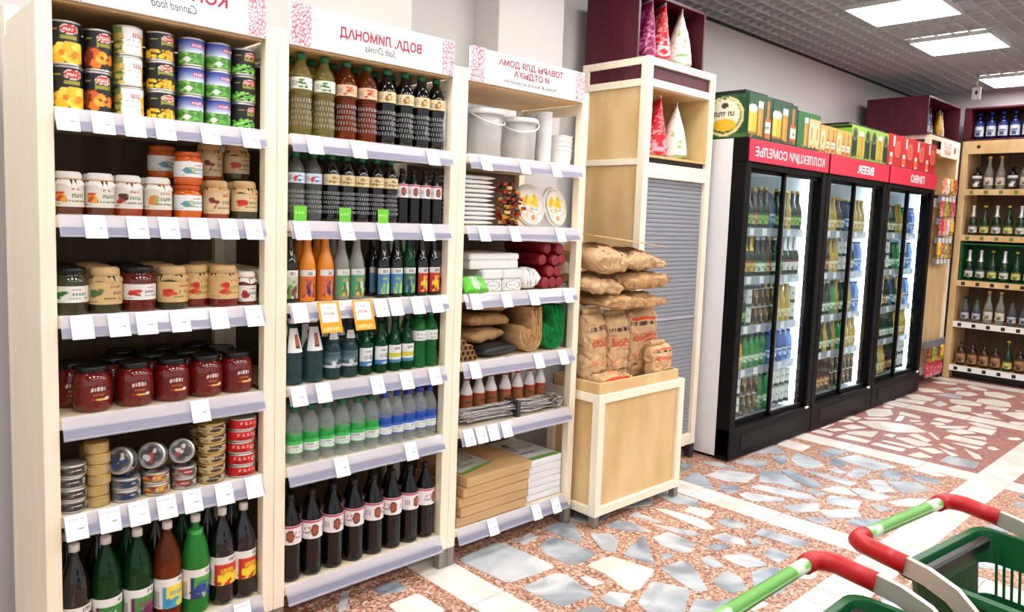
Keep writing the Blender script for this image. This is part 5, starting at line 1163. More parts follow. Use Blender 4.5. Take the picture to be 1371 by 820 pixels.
def burgundy_box(x0, x1, y0, y1, z0, z1, label, strip=False):
    t = thing('burgundy_box', label, 'box', (x0, y0, z0)); w = .018
    for nm, lim in (('side_panel', (x0, x0+w, y0, y1, z0, z1)), ('side_panel', (x1-w, x1, y0, y1, z0, z1)), ('top_panel', (x0+w, x1-w, y0, y1, z1-w, z1)), ('bottom_panel', (x0+w, x1-w, y0, y1, z0, z0+w)), ('back_panel', (x0+w, x1-w, y1-w, y1, z0+w, z1-w))):
        bx(nm, lim, M_BURG, t, .001)
    return t
cabinet(3.488, 4.19, 2.6, 3.09, 'tall birch cabinet with grey roller shutter beside the coolers')
burgundy_box(3.5, 4.185, 2.695, 3.085, 2.4412, 2.83, 'open burgundy box on top of the shutter cabinet')
GB = 'pouches in and above the shutter cabinet'
pouch('magenta pouch, leftmost in the burgundy box over the shutter cabinet', .32, .17, .11, (132, 18, 70), (210, 120, 170), 1, (3.62, 2.80, 2.46+.165), 1.15, GB)
pouch('red pouch with white script in burgundy box over the shutter cabinet', .32, .18, .12, (214, 20, 36), (240, 200, 200), 2, (3.765, 2.81, 2.46+.17), 1.0, GB)
pouch('white pouch with green leaf print in the burgundy box, right of red', .32, .2, .16, (226, 228, 220), (150, 190, 110), 3, (3.945, 2.82, 2.46+.165), .75, GB)
pouch('red pouch with pink swirl in the cabinet niche', .33, .18, .14, (214, 20, 36), (238, 170, 186), 4, (3.68, 2.76, 1.896+.1725), 1.0, GB)
pouch('white pouch with green leaf print in the cabinet niche', .32, .2, .17, (228, 230, 222), (150, 190, 110), 5, (3.89, 2.79, 1.896+.165), .75, GB)

cabinet(7.80, 8.70, 2.5, 3.09, 'birch corner cabinet with hanging snack packs past the last cooler', False)
burgundy_box(7.74, 8.69, 2.52, 3.085, 2.4412, 2.80, 'open burgundy box on the corner cabinet past the coolers')
GF = 'pouches in the far burgundy box'
for i, (x, c1, c2) in enumerate([(7.90, (30, 130, 190), (230, 226, 216)), (8.06, (60, 50, 44), (226, 216, 200)), (8.24, (240, 190, 30), (120, 90, 80)), (8.40, (214, 200, 180), (120, 80, 70))]):
    pouch('%s snack pouch in the far burgundy box' % ['bright blue', 'dark brown', 'yellow', 'beige'][i], .24, .14, .07, c1, c2, 30+i, (x, 2.62+.03*(i % 2), 2.46+.12), .5, GF)
sg = Cv(40, 16, (246, 240, 230)); sg.scrib(.2, .55, .6, .85, (206, 40, 40), 3, .9); sg.scrib(.25, .2, .6, .45, (206, 40, 40), 4, .9); sg.ell(.82, .5, .05, .2, (60, 40, 36))
o = geo3('card_sign', front_sheet(8.1, 8.62, 2.497, 2.26, 2.43, sg), None); tag(o, 'white card with red letters on the corner cabinet', 'sign')
# snack packs hanging on grey clip racks
def snack(label, w, h, c1, c2, seed, loc):
    me = mesh3('snack_pack', pillow(h, w, .035, seed, bagcol(c1, c2, seed), 16, 16, .004, (1, 1), .7, 20), M_PRINT)
    o = bpy.data.objects.new('snack_pack', me); link(o); o.location = loc; o.rotation_euler = stand_rot(.05, 0); tag(o, label, 'snack pack', 'snack packs hanging on the corner cabinet')
SC = [((230, 120, 90), (240, 230, 220)), ((230, 226, 220), (170, 40, 40)), ((240, 190, 60), (90, 120, 50)), ((200, 60, 50), (240, 220, 200)), ((110, 150, 60), (240, 220, 90)), ((120, 60, 40), (220, 170, 80)), ((200, 40, 70), (240, 180, 190))]
rack_z = [1.84, 1.62, 1.44, 1.235]
for i, z in enumerate(rack_z):
    rk = thing('clip_rack', 'grey clip rack of snack packs, %s from top on the corner cabinet' % ORD[i], 'rack', (8.05, 2.475, z))
    geo('rail', bevbox((8.06, 8.5, 2.44, 2.474, z-.03, z+.03), .003), mat('rack_grey', (120, 126, 140), .4), rk)
    for j in range(4): geo('price_card', box(8.08+j*.105, 8.15+j*.105, 2.437, 2.4395, z-.026, z+.026), M_WHITE, rk)
    for j in range(4):
        c1, c2 = SC[(i*3+j) % 7]
        snack('%s hanging snack pack, %s rack of the corner cabinet' % (ORD[j], ORD[i]), .09, .16, c1, c2, 50+i*4+j, (8.11+j*.105, 2.455, z+.125 if i != 3 else z+.1))
rk = thing('clip_rack', 'grey clip rack low on the corner cabinet above the floor', 'rack', (8.05, 2.475, .40))
geo('rail', bevbox((8.03, 8.56, 2.44, 2.474, .37, .44), .003), mat('rack_grey', (120, 126, 140), .4), rk)
for j in range(8):
    c1, c2 = [SC[5], SC[4], SC[5], SC[2], SC[6], SC[6], SC[6], SC[6]][j]
    snack('%s snack pack hanging under the low clip rack, %s row' % (ORD[j % 4], 'upper' if j < 4 else 'lower'), .1, .15, c1, c2, 80+j, (8.1+(j % 4)*.12, 2.452+(.01 if j > 3 else 0), .30 if j < 4 else .145))

# ------------------------------------------------------------------ drinks coolers
M_COOLW = mat('cooler_white', (236, 236, 240), .3); M_COOLB = mat('cooler_black', (8, 8, 10), .5, spec=.15); M_SIGNR = mat('cooler_sign_red', (214, 30, 66), .35, emit=(214, 30, 66), est=.12)
M_GLASS = pane('door_glass', (244, 250, 250), .055); M_INNER = mat('cooler_inner', (226, 230, 232), .35); M_WIRE = mat('wire_white', (214, 218, 222), .4); M_ALU = mat('aluminium_edge', (200, 204, 206), .25, .9)
M_STRIP = mat('cooler_led', (255, 255, 255), .4, emit=(225, 242, 255), est=24.0)
CSH = [.235, .545, .835, 1.165, 1.485]
def cooler(x0, x1, label, words, tw, size):
    c = thing('drinks_cooler', label, 'cooler', (x0, 2.38, 0)); y0, y1 = 2.38, 3.13; top = 2.05
    bx('side_panel', (x0, x0+.03, 2.49, y1, .02, top), M_COOLW, c); bx('side_panel', (x1-.03, x1, 2.49, y1, .02, top), M_COOLW, c)
    bx('back_panel', (x0+.03, x1-.03, y1-.04, y1, .02, top), mat('cooler_back', (78, 86, 90), .5), c, 0)
    bx('top_panel', (x0, x1, 2.49, y1, top-.0, top+.002), M_COOLB, c, 0); bx('ceiling_panel', (x0+.03, x1-.03, 2.49, y1-.04, 1.89, 1.9), M_INNER, c, 0)
    bx('cabinet_floor', (x0+.03, x1-.03, 2.44, y1-.04, .19, .205), M_INNER, c, 0)
    for a, b in ((x0, x0+.07), (x1-.07, x1)): bx('stile', (a, b, y0+.012, 2.49, .03, 1.905), M_COOLB, c, .004)
    bx('head_rail', (x0+.07, x1-.07, y0+.02, 2.49, 1.872, 1.905), M_COOLB, c, .002)
    kick = bx('kick_panel', (x0, x1, y0+.006, 2.49, .012, .205), M_COOLB, c, .004)
    bx('grille', (x0+.14, x1-.16, y0+.002, y0+.0075, .055, .16), mat('grille_dark', (20, 20, 22), .5, spec=.2), kick, .001)
    bx('plinth', (x0+.03, x1-.03, 2.44, 3.0, 0, .012), M_BLACK, c, 0)
    hood = bx('hood', (x0, x1, y0+.006, 2.49, 1.905, top), M_COOLB, c, .003)
    sgn = bx('sign_panel', (x0+.012, x1-.012, y0, y0+.008, 1.91, top-.004), M_SIGNR, c, .001, label='red lit sign panel')
    text_front('lettering', words, size, (x0+x1)/2-tw[1], y0-.0012, 1.945, M_WHITETXT, sgn, width=tw[0], bold=size*(.03 if len(words) < 6 else .014))
    for k, z in enumerate(CSH[1:]):
        bars = [box(x0+.035, x1-.035, 2.50+q*.045, 2.504+q*.045, z-.006, z-.001) for q in range(12)]+[box(x0+.05+q*.12, x0+.054+q*.12, 2.49, 3.05, z-.009, z-.004) for q in range(9)]
        sh = geo('wire_shelf', cat(*bars), M_WIRE, c)
        bx('shelf_lip', (x0+.035, x1-.035, 2.474, 2.479, z-.042, z+.016), clear('lip_clear', (244, 246, 250), (206, 210, 220), .45, .2), sh, 0)
        n_ = 6
        for q in range(n_):
            w_ = (x1-x0-.12)/n_; geo('price_card', box(x0+.07+q*w_, x0+.07+q*w_+.055, 2.4715, 2.4735, z-.036, z+.01), M_WHITE, sh)
    xm = (x0+x1)/2+.02
    for nm, a, b, yd in (('left_door', x0+.07, xm+.03, 2.452), ('right_door', xm-.03, x1-.07, 2.428)):
        d = geo('sliding_door', cat(box(a, a+.022, yd-.008, yd+.008, .205, 1.872), box(b-.026, b, yd-.008, yd+.008, .205, 1.872), box(a, b, yd-.008, yd+.008, .205, .235), box(a, b, yd-.008, yd+.008, 1.85, 1.872)), M_COOLB, c)
        geo('glass_pane', box(a+.02, b-.02, yd-.002, yd+.002, .232, 1.852), M_GLASS, d)
        if nm == 'left_door': geo('silver_edge', box(b-.03, b-.024, yd-.03, yd-.009, .212, 1.868), M_ALU, d)
    bx('handle', (x0+.075, x0+.098, 2.412, 2.428, .86, 1.24), M_BLACK, c, .004)
    for a in (x1-.1, ): bx('led_strip', (x1-.066, x1-.034, 2.4905, 2.4985, .24, 1.86), M_STRIP, c, 0, label='glowing white light strip')
    bx('clip', (x1-.1, x1-.06, 2.376, 2.388, .195, .21), M_WHITE, c, .002)
    return c
CX = [(4.25, 5.395), (5.405, 6.535), (6.545, 7.70)]
cooler(*CX[0], 'black and white drinks cooler nearest the camera', 'КОЛЛЕКЦИИ СОМЕЛЬЕ', (.98, 0), .078)
cooler(*CX[1], 'middle black drinks cooler with BEER sign', 'BEER', (.32, -.08), .085)
cooler(*CX[2], 'farthest black drinks cooler, next to the corner cabinet', 'ПИВО', (.34, -.07), .085)
M_BRN = mat('brown_glass', (46, 22, 8), .1); M_GRNG = mat('green_glass', (10, 48, 22), .1); M_GOLD = mat('gold_foil', (214, 178, 70), .3, .6); M_SILV = mat('silver_foil', (220, 220, 224), .3, .5)
M_PALEB = clear('pale_bottle', (220, 230, 220), (170, 190, 160), .4); M_BLUEB = clear('blue_bottle', (190, 210, 236), (120, 160, 210), .4)
def c_small(a, b, seed): c = Cv(16, 12, a); c.rect(0, .75, 1, 1, b); c.scrib(.3, .35, .7, .55, b, seed); c.ell(.5, .2, .12, .16, b); return c
CK = {'champ_gold': bottle('dark bottle with gold foil', 'champ', .285, .038, M_GRNG, M_GOLD, c_small((200, 190, 90), (160, 50, 40), 1), (.14, .4), foil=(M_GOLD, .6), seg=12),
      'champ_silver': bottle('dark bottle with silver foil', 'champ', .285, .038, M_GRNG, M_SILV, c_small((226, 226, 220), (120, 30, 40), 2), (.14, .4), foil=(M_SILV, .6), seg=12),
      'champ_green': bottle('green bottle with green label', 'champ', .28, .037, M_GRNG, M_CAPGO, c_small((140, 190, 80), (40, 90, 50), 3), (.14, .4), seg=12),
      'brown': bottle('brown beer bottle', 'long', .24, .031, M_BRN, M_CAPGO, c_small((214, 190, 130), (150, 40, 30), 4), (.14, .42), seg=12),
      'green': bottle('green beer bottle', 'long', .24, .031, M_GRNG, M_SILV, c_small((226, 232, 220), (30, 110, 60), 5), (.14, .42), seg=12),
      'pale': bottle('pale beer bottle', 'long', .24, .031, mat('pale_beer', (206, 170, 70), .15), M_CAPGO, c_small((236, 226, 180), (190, 150, 40), 6), (.14, .42), seg=12),
      'blue': bottle('clear water bottle with blue label', 'water', .22, .032, M_BLUEB, M_CAPBL, c_small((90, 140, 220), (230, 236, 244), 7), (.2, .45), seg=12),
      'lime': bottle('green water bottle with pale label', 'water', .22, .032, mat('lime_bottle', (40, 150, 80), .15), M_CAPG, c_small((220, 240, 220), (40, 140, 60), 8), (.2, .45), seg=12),
      'amber': bottle('amber drink bottle', 'long', .24, .032, mat('amber_bottle', (190, 110, 30), .15), M_CAPW, c_small((230, 120, 40), (60, 120, 50), 9), (.14, .42), seg=12)}
for k in CK.values(): k.name = 'cooler_bottle'
cc = Cv(24, 14, (236, 236, 234)); cc.scrib(.3, .5, .7, .7, (60, 60, 70), 3); cc.rect(0, 0, 1, .2, (60, 60, 64))
CK['can_dark'] = can_kind('drink_can', 'dark drink can', .033, .125, c_tin((40, 38, 40), [(150, 120, 60), (60, 50, 40), (30, 30, 30)], 4), category='can', seg=12)
CK['can_white'] = can_kind('drink_can', 'white drink can', .033, .125, cc, category='can', seg=12)
CK['can_yellow'] = can_kind('drink_can', 'yellow and blue drink can', .033, .125, c_tin((230, 210, 60), [(40, 90, 170), (240, 226, 120), (110, 170, 60)], 6), category='can', seg=12)
CNAME = ['nearest cooler', 'middle cooler', 'farthest cooler']; SNAME = ['lowest', 'second', 'third', 'fourth', 'top']
PLAN = [[['can_yellow', 'can_white', 'can_white', 'can_dark', 'can_dark', 'can_dark', 'lime', 'lime', 'can_white', 'can_white', 'can_white', 'can_white'], ['amber', 'amber', 'pale', 'lime', 'lime', 'lime', 'lime', 'blue', 'blue', 'blue', 'blue', 'blue'],
         ['can_white', 'can_dark', 'champ_green', 'can_white', 'can_dark', 'can_dark', 'can_dark', 'can_dark', 'pale', 'pale', 'pale', 'can_white'], ['champ_gold', 'champ_gold', 'champ_gold', 'champ_gold', 'green', 'green', 'brown', 'green', 'champ_green', 'champ_silver', 'champ_silver', 'champ_silver'],
         ['champ_silver', 'champ_gold', 'champ_green', 'brown', 'champ_green', 'champ_green', 'blue', 'champ_green', 'brown', 'pale', 'champ_green', 'champ_green']],
        [['brown']*6+['can_dark']*6, ['pale', 'green', 'pale', 'green', 'pale', 'green', 'pale', 'lime', 'lime', 'pale', 'pale', 'pale'], ['green', 'lime', 'green', 'green', 'green', 'lime', 'pale', 'green', 'green', 'pale', 'blue', 'blue'], ['pale', 'brown', 'pale', 'brown', 'pale', 'pale', 'can_white', 'can_white', 'green', 'green', 'blue', 'blue'], ['green', 'green', 'brown', 'pale', 'pale', 'brown', 'green', 'blue', 'blue', 'pale', 'pale', 'pale']],
        [['brown', 'green', 'brown', 'green', 'pale', 'pale', 'brown', 'brown', 'green', 'green', 'can_white', 'can_white'], ['brown']*4+['green']*4+['pale']*4, ['brown', 'can_white', 'brown', 'can_white', 'brown', 'green', 'blue', 'green', 'pale', 'pale', 'blue', 'blue'], ['pale', 'lime', 'pale', 'green', 'can_white', 'green', 'lime', 'lime', 'can_white', 'can_white', 'blue', 'blue'], ['brown', 'green', 'green', 'lime', 'brown', 'green', 'pale', 'pale', 'lime', 'green', 'blue', 'blue']]]
for ci, (x0, x1) in enumerate(CX):
    for si, z in enumerate(CSH):
        for q, kk in enumerate(PLAN[ci][si]):
            k = CK[kk]; x = x0+.09+(x1-x0-.2)*(q+.5)/12; can_ = kk.startswith('can')
            sc = 1.0 if can_ else (1.02 if kk.startswith('champ') and si in (0, 1, 2) else (1.12 if not kk.startswith('champ') else 1.02))
            if si == 1 and not can_: sc = min(sc, 1.02)
            for r_ in (0, 1):
                lab = ('%s, %s from left, %s shelf of the %s' if r_ == 0 else '%s, %s in second row, %s shelf, %s') % (k.look, ORD[q], SNAME[si], CNAME[ci])
                o = spawn(k, (x+.01*r_, 2.53+.096*r_, z+.001), lab, jit(.3+.2*r_), group='bottles and cans in the coolers'); o.scale = (sc, sc, sc)
                if can_ and si != 1:
                    spawn(k, (x+.01*r_, 2.53+.096*r_, z+.1275), '%s stacked on another, %s %s, %s shelf, %s' % (k.look, ORD[q], 'in front' if r_ == 0 else 'behind', SNAME[si], CNAME[ci]), jit(.3), group='bottles and cans in the coolers')

# ------------------------------------------------------------------ beer packs on top of the coolers
def c_beer(bg, kinds, seed, w=40, h=40):
    c = Cv(w, h, bg); n = len(kinds)
    for i, kd in enumerate(kinds):
        cx = (i+.5)/n; hw = .54/n
        if kd == 'mug': c.rect(cx-hw, .1, cx+hw, .62, (236, 180, 40)); c.rect(cx-hw*.5, .15, cx-hw*.1, .58, (250, 214, 90)); c.ell(cx, .66, hw*1.05, .09, (250, 246, 230)); c.rect(cx-hw, .1, cx+hw, .14, (170, 110, 20))
        if kd == 'glass': c.rect(cx-hw*.6, .08, cx+hw*.6, .7, (226, 130, 30)); c.rect(cx-hw*.3, .1, cx+hw*.05, .66, (246, 180, 60)); c.rect(cx-hw*.6, .7, cx+hw*.6, .86, (246, 242, 228))
        if kd == 'bottle': c.rect(cx-hw*.6, .05, cx+hw*.6, .5, (196, 96, 30)); c.rect(cx-hw*.3, .5, cx+hw*.3, .9, (190, 110, 40)); c.rect(cx-hw*.6, .18, cx+hw*.6, .42, (232, 226, 206)); c.scrib(cx-hw*.5, .26, cx+hw*.5, .34, (60, 60, 60), seed)
        if kd == 'dark': c.rect(cx-hw*.8, .05, cx+hw*.8, .66, (24, 26, 30)); c.ell(cx, .74, hw*.7, .2, (120, 110, 90)); c.ell(cx, .74, hw*.45, .13, (60, 54, 44))
        if kd == 'can': c.rect(cx-hw*.9, .05, cx+hw*.9, .85, (226, 190, 130)); c.ell(cx, .45, hw*.7, .3, (240, 226, 190)); c.ell(cx, .45, hw*.4, .2, (206, 150, 60))
    c.blobs(.05, .03, .95, .1, [(150, 110, 40), (70, 40, 20)], 6, .04, seed)
    return c
def c_red(seed):
    c = Cv(30, 40, (200, 24, 34)); c.rect(.1, .04, .3, .42, (240, 230, 224)); c.rect(.08, .1, .32, .3, (226, 110, 60)); c.rect(.3, .62, .44, .96, (240, 232, 226)); c.ell(.68, .55, .2, .26, (222, 80, 60)); c.ring(.68, .55, .2, .26, (236, 150, 120), .3); c.scrib(.4, .2, .95, .3, (120, 30, 60), seed); return c
def pack(x0, x1, h, cvf, cvs, body, label, dy=.36, tray=None, y0=2.405):
    z = 2.0536
    t = thing('beer_multipack', label, 'beer pack', (x0, y0, z), 0, 'beer packs on top of the coolers')
    bx('carton', (x0, x1, y0, y0+dy, z, z+h), body, t, .003)
    geo3('front_print', front_sheet(x0+.003, x1-.003, y0-.0012, z+.003, z+h-.003, cvf), t)
    if cvs is not None: geo3('side_print', side_sheet(x0-.0012, y0+.003, y0+dy-.003, z+.003, z+h-.003, cvs), t)
    if tray: bx('top_tray', (x0+.004, x1-.004, y0+.03, y0+dy+.02, z+h+.0005, z+h+.02), mat('tray_black', (22, 22, 22), .5), t, .003)
M_CG = mat('carton_green', (14, 70, 44), .4); M_CO = mat('carton_orange', (206, 140, 60), .4); M_CB = mat('carton_lime', (120, 180, 50), .4); M_CR = mat('carton_red', (200, 24, 34), .35)
em = Cv(46, 40, (14, 74, 46)); em.rect(0, 0, 1, .1, (60, 110, 50)); em.ell(.56, .5, .36, .45, (236, 222, 150)); em.ell(.56, .5, .31, .39, (30, 84, 50)); em.ell(.56, .52, .29, .36, (244, 240, 214)); em.ell(.56, .3, .22, .14, (240, 190, 50)); em.scrib(.38, .52, .74, .6, (30, 34, 36), 6, .9); em.ell(.56, .74, .07, .06, (60, 50, 40))
em.scrib(.05, .9, .95, .95, (60, 110, 70), 3); em.a = em.a[:, ::-1]
pack(4.262, 4.555, .275, c_beer((14, 74, 46), ['mug', 'glass', 'bottle'], 1), em, M_CG, 'green beer pack with large oval emblem, nearest on the coolers', .38, True)
pack(4.565, 4.905, .268, c_beer((14, 74, 46), ['mug', 'glass', 'bottle'], 2), None, M_CG, 'green beer pack with mug picture, second on the coolers', .38, True)
pack(4.915, 5.255, .245, c_beer((30, 110, 56), ['', 'glass', 'can', 'can'], 3), None, M_CG, 'lighter green beer pack with pale cans, third on the coolers')
pack(5.265, 5.525, .19, c_beer((226, 170, 90), ['can', 'bottle', 'bottle'], 4), None, M_CO, 'small orange beer pack, left of two, over the cooler join')
pack(5.535, 5.785, .185, c_beer((226, 170, 90), ['can', 'bottle', 'bottle'], 5), None, M_CO, 'small orange beer pack, right of two, over the middle cooler')
lm = Cv(30, 30, (120, 186, 50)); lm.blobs(0, 0, 1, 1, [(150, 206, 70), (90, 160, 40), (170, 214, 90)], 20, .12, 4); lm.rect(0, .9, 1, 1, (24, 26, 24))
pack(5.795, 6.155, .25, c_beer((150, 200, 70), ['dark', 'glass', 'dark'], 6), lm, M_CB, 'lime green beer pack with black bottles, left of a pair', .36, True)
pack(6.165, 6.525, .25, c_beer((150, 200, 70), ['dark', 'glass', 'dark'], 7), None, M_CB, 'lime green beer pack with black bottles, right of a pair', .36, True)
for i in range(4):
    pack(6.545+i*.288, 6.825+i*.288, .262, c_red(i), None, M_CR, 'red beer pack, %s of four red ones on the far cooler' % ORD[i])

# ------------------------------------------------------------------ liquor shelves on the end wall
eu = thing('liquor_shelving', 'birch liquor shelving at the far end facing the aisle', 'shelving', (8.75, 1.5, 0))
EX, EY0, EY1 = 8.75, 1.5, 2.495; ESH = [.14, .60, 1.03, 1.50, 1.967]
bx('side_panel', (EX, 9.25, EY1-.06, EY1, .0, 2.46), M_PANEL, eu); bx('side_panel', (EX, 9.25, EY0, EY0+.05, .0, 2.46), M_PANEL, eu)
bx('back_panel', (9.2, 9.22, EY0+.05, EY1-.06, 0, 2.46), M_BACK, eu, 0); bx('header_board', (EX-.005, EX+.02, EY0+.05, EY1-.06, 2.33, 2.46), M_PANEL, eu); bx('plinth', (EX+.12, EX+.14, EY0+.05, EY1-.06, 0, .09), M_BLACK, eu, 0)
bx('top_board', (EX+.02, 9.2, EY0+.05, EY1-.06, 2.44, 2.46), M_PANEL, eu, 0)
bx('hole_mark', (EX-.007, EX-.005, 2.33, 2.36, 2.385, 2.415), M_BLACK, eu, 0)
for i, z in enumerate(ESH):
    s_ = bx('shelf', (EX, 9.2, EY0+.05, EY1-.06, z-.025, z), M_PANEL, eu)
    bx('price_lip', (EX-.012, EX-.002, EY0+.05, EY1-.06, z-.055, z+.004), M_WHITE if i < 2 else M_PANEL, s_, 0)
    for q in range(6):
        yy = EY1-.14-q*.13; geo('price_card', box(EX-.0145, EX-.0125, yy, yy+.035, z-.045, z-.01), mat('tag_black', (30, 30, 32), .5) if i < 3 else mat('tag_olive', (120, 130, 50), .5), s_)
gc = thing('green_crate', 'dark green crate frame around the bottles on liquor shelves', 'crate', (EX+.01, EY1-.08, 1.0306))
M_CRATE = mat('crate_green', (6, 88, 36), .5)
for lim in ((EX+.01, 9.1, EY0+.1, EY1-.07, 1.0306, 1.042), (EX+.01, 9.1, EY1-.085, EY1-.07, 1.042, 1.42), (EX+.01, 9.1, EY0+.1, EY1-.085, 1.405, 1.42), (9.09, 9.1, EY0+.1, EY1-.085, 1.042, 1.405)): bx('board', lim, M_CRATE, gc, 0)
burgundy_box(8.74, 9.25, 1.5, 2.50, 2.4612, 2.80, 'burgundy box full of blue bottles above the liquor shelves')
b_ = bpy.data.objects['burgundy_box.002']
for ch in list(b_.children):
    if ch.name.startswith('side_panel') and ch.data.vertices[0].co.x < .05: bpy.data.objects.remove(ch)
    elif ch.name.startswith('back_panel'): pass
bx('end_panel', (8.76, 9.24, 1.502, 1.52, 2.48, 2.78), M_BURG, b_, .001); bx('end_panel', (8.74, 9.24, 2.44, 2.498, 2.48, 2.78), M_BURG, b_, .001)
LK = [bottle('blue liquor bottle', 'square', .27, .042, mat('navy_glass', (16, 34, 84), .1), M_CAPBL, c_small((200, 206, 214), (40, 60, 120), 1), (.12, .6), seg=12),
      bottle('black liquor bottle', 'square', .24, .045, M_BLKB, M_CAPB, c_small((60, 60, 64), (230, 230, 230), 2), (.12, .6), seg=12), bottle('tall pale liquor bottle', 'champ', .34, .042, clear('vodka_glass', (226, 230, 226), (180, 186, 176), .4), M_CAPGO, c_small((210, 206, 196), (120, 100, 60), 3), (.14, .44), seg=12),
      bottle('silver-necked wine bottle', 'champ', .31, .04, M_GRNG, M_SILV, c_small((226, 226, 224), (90, 90, 90), 4), (.1, .34), foil=(M_SILV, .6), seg=12), bottle('yellow-labelled wine bottle', 'champ', .31, .04, M_GRNG, M_CAPGO, c_small((220, 210, 120), (90, 110, 50), 5), (.1, .34), seg=12),
      bottle('clear vodka bottle', 'long', .26, .037, clear('vodka_glass2', (200, 208, 210), (110, 120, 124), .45), M_CAPB, c_small((190, 196, 204), (50, 60, 90), 6), (.14, .44), seg=12), bottle('brown cognac bottle', 'square', .25, .044, M_BRN, M_CAPB, c_small((170, 130, 90), (70, 40, 20), 7), (.12, .6), seg=12)]
for k in LK: k.name = 'liquor_bottle'
EP = [[6, 6, 6, 6, 4, 6, 6], [5, 5, 2, 2, 5, 5, 2], [3, 3, 4, 3, 4, 3, 4], [3, 4, 3, 4, 3, 4, 3], [1, 2, 2, 1, 2, 2, 1]]
for i, z in enumerate(ESH):
    for q in range(7):
        k = LK[EP[i][q]]; spawn(k, (8.84, 2.36-q*.105, z+(.012 if i == 2 else 0)), '%s, %s from the corner, %s liquor shelf' % (k.look, ORD[q], SNAME[i]), -PI/2, group='bottles on the liquor shelves')
for q in range(7): spawn(LK[0], (8.86, 2.385-q*.105, 2.48), 'blue liquor bottle, %s from the corner, in the burgundy box' % ORD[q], -PI/2, group='bottles on the liquor shelves')
hs = thing('hanging_sign', 'small white sign hanging from the ceiling near the liquor shelves', 'sign', (8.3, 2.285, 2.81))
bx('plate', (8.292, 8.308, 2.25, 2.325, 2.81, 2.925), mat('sign_white', (246, 246, 246), .4), hs, .002); bx('cord', (8.298, 8.302, 2.285, 2.289, 2.925, CEIL), M_BLACK, hs, 0); geo('mark', box(8.289, 8.2915, 2.278, 2.296, 2.855, 2.89), M_BLACK, hs)

# ------------------------------------------------------------------ shopping carts
M_CARTR = mat('cart_red', (182, 10, 18), .4); M_CARTM = mat('cart_metal', (206, 198, 184), .38, .55); M_BASK = mat('basket_green', (4, 84, 42), .4); M_HG = mat('handle_green', (88, 176, 56), .3)
hw = Cv(40, 30, (92, 158, 62)); 
hw.rect(0, 0, .2, 1, (206, 232, 196)); hw.rect(.8, 0, 1, 1, (206, 232, 196)); hw.rect(.16, .46, .84, .5, (190, 226, 170)); hw.blobs(0, .1, .16, .9, [(236, 246, 230), (120, 190, 90)], 12, .05, 2, 1.5); hw.blobs(.84, .1, 1, .9, [(236, 246, 230), (120, 190, 90)], 12, .05, 3, 1.5)
def cart(label, loc, rz):
    t = thing('shopping_cart', label, 'cart', loc, rz, 'basket carts in the foreground'); L, H, R_ = .375, .955, .0115
    V, F, C = surf(lambda s, u: (.03+(L-.06)*s, R_*math.cos(2*PI*u), H+R_*math.sin(2*PI*u)), hw)
    geo('handle', (V, F), M_PRINT, t, True, False, col=C)
    for s, x in ((1, 0), (-1, L)):
        pts = [(x+s*.045, 0, H), (x+s*.028, 0, H), (x+s*.012, -.004, H), (x+s*.003, -.016, H), (x, -.034, H), (x, -.06, H-.003), (x, -.095, H-.006)]
        geo('corner_grip', tube(pts, .0155, 12, 1.05), M_CARTR, t, True, False, label='red plastic corner grip')
        arm = [(x, -.088, H-.006), (x, -.13, H-.012), (x, -.17, H-.026), (x, -.2, H-.05), (x, -.218, H-.09), (x, -.228, H-.15), (x, -.235, .3), (x, -.235, .12)]
        geo('arm', bar(arm, .011, .03), M_CARTM, t, False, False)
        geo('base_bar', tube([(x, .1, .1), (x, -.5, .1)], .012, 8), M_CARTM, t, True, False)
        for y_ in (.08, -.48):
            w = geo('wheel', ([(x+c*.0-.012+(.024 if i else 0), y_+.045*math.cos(a), .045+.045*math.sin(a)) for i in (0, 1) for a in [2*PI*q/16 for q in range(16)] for c in (0,)], [tuple(range(16)), tuple(range(31, 15, -1))]+[(q, 16+q, 16+(q+1) % 16, (q+1) % 16) for q in range(16)]), M_BLACK, t, world=False)
    for y_ in (.08, -.48): geo('axle', tube([(0, y_, .1), (L, y_, .1)], .01, 8), M_CARTM, t, True, False)
    return t
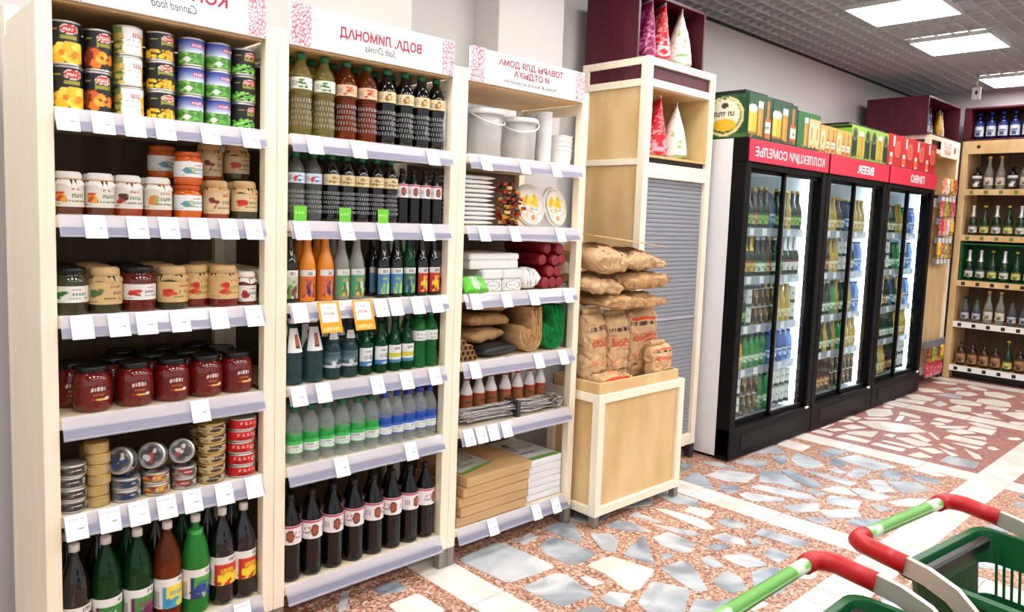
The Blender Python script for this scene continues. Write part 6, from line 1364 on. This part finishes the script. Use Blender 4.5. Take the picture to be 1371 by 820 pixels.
def basket(label, loc, rz, lvl):
    """open slotted basket hung between the arms"""
    t = thing('shopping_basket', label, 'basket', loc, rz, 'green shopping baskets on the carts'); w0, w1, l0, l1, z0, z1 = .138, .156, .205, .228, -.21, 0
    cy = -l1
    def ringv(f, z, pad=0):
        w, l = w0+(w1-w0)*f+pad, l0+(l1-l0)*f+pad; r = .03; out = []
        for cx_, cy_, a0 in ((w-r, l-r, 0), (-w+r, l-r, PI/2), (-w+r, -l+r, PI), (w-r, -l+r, 3*PI/2)):
            for q in range(5): out.append((cx_+r*math.cos(a0+q*PI/8), cy+cy_+r*math.sin(a0+q*PI/8), z))
        return out
    def band(f0, f1, th=.003):
        za, zb = z0+(z1-z0)*f0, z0+(z1-z0)*f1
        V = ringv(f0, za)+ringv(f1, zb)+ringv(f1, zb, -th)+ringv(f0, za, -th); n = 20; F = []
        for r in range(4):
            for q in range(n): F.append((r*n+q, r*n+(q+1) % n, ((r+1) % 4)*n+(q+1) % n, ((r+1) % 4)*n+q))
        return V, F
    geo('upper_wall', band(.72, 1), M_BASK, t, world=False); geo('middle_wall', band(.36, .44), M_BASK, t, world=False); geo('lower_wall', band(0, .14), M_BASK, t, world=False)
    V = ringv(0, z0); geo('bottom', (V+[(a, b, c+.004) for a, b, c in V], [tuple(range(20))[::-1], tuple(range(20, 40))]), M_BASK, t, world=False)
    rim = []; 
    V = ringv(1, z1-.012, .014)+ringv(1, z1, .012)+ringv(1, z1+.001, -.002)+ringv(1, z1-.012, .002); F = []
    for r in range(4):
        for q in range(20): F.append((r*20+q, r*20+(q+1) % 20, ((r+1) % 4)*20+(q+1) % 20, ((r+1) % 4)*20+q))
    geo('rim', (V, F), M_BASK, t, world=False)
    for f0, f1 in ((.14, .36), (.44, .72)):
        bars = []
        for q in range(30):
            u = -1+2*(q+.5)/30
            for sgn in (-1, 1):
                def pt(f, th, side):
                    w, l = w0+(w1-w0)*f, l0+(l1-l0)*f
                    return (u*(w-.02), cy+sgn*(l-th), z0+(z1-z0)*f) if side else (sgn*(w-th), cy+u*(l-.02), z0+(z1-z0)*f)
                for side in (0, 1):
                    d = .0022; A = pt(f0, 0, side); B = pt(f1, 0, side); A2 = pt(f0, .003, side); B2 = pt(f1, .003, side)
                    off = (d, 0) if side else (0, d)
                    Q = [(p[0]-off[0], p[1]-off[1], p[2]) for p in (A, B, B2, A2)]+[(p[0]+off[0], p[1]+off[1], p[2]) for p in (A, B, B2, A2)]
                    bars.append((Q, [(0, 1, 2, 3), (4, 7, 6, 5), (0, 4, 5, 1), (1, 5, 6, 2), (2, 6, 7, 3), (3, 7, 4, 0)]))
        o = geo('slotted_wall', cat(*bars), M_BASK, t, world=False); o['kind'] = 'stuff'
    for y_ in (cy+l1-.016, cy-l1+.016):
        geo('carry_handle', bevbox((-w1+.02, w1-.02, y_-.009, y_+.009, -.03, -.006), .004), mat('handle_black', (18, 18, 18), .35), t, world=False)
    return t
c1, c2 = (.842, .512, 0), (1.332, .499, 0)
for loc, rz, l1_, l2_ in ((c1, -.01, 'shopping cart with red grips in the bottom foreground, nearest', 'nearest'), (c2, -.12, 'shopping cart with red grips farther right in the foreground', 'right-hand')):
    cart(l1_, loc, rz)
    R_ = Matrix.Rotation(rz, 3, 'Z')
    for lv, z in ((0, .93), (1, .52)):
        o = R_ @ Vector((.1875, -.078, 0)); basket('dark green plastic basket, %s tier of the %s cart' % (['upper', 'lower'][lv], l2_), (loc[0]+o.x, loc[1]+o.y, z), rz, lv)
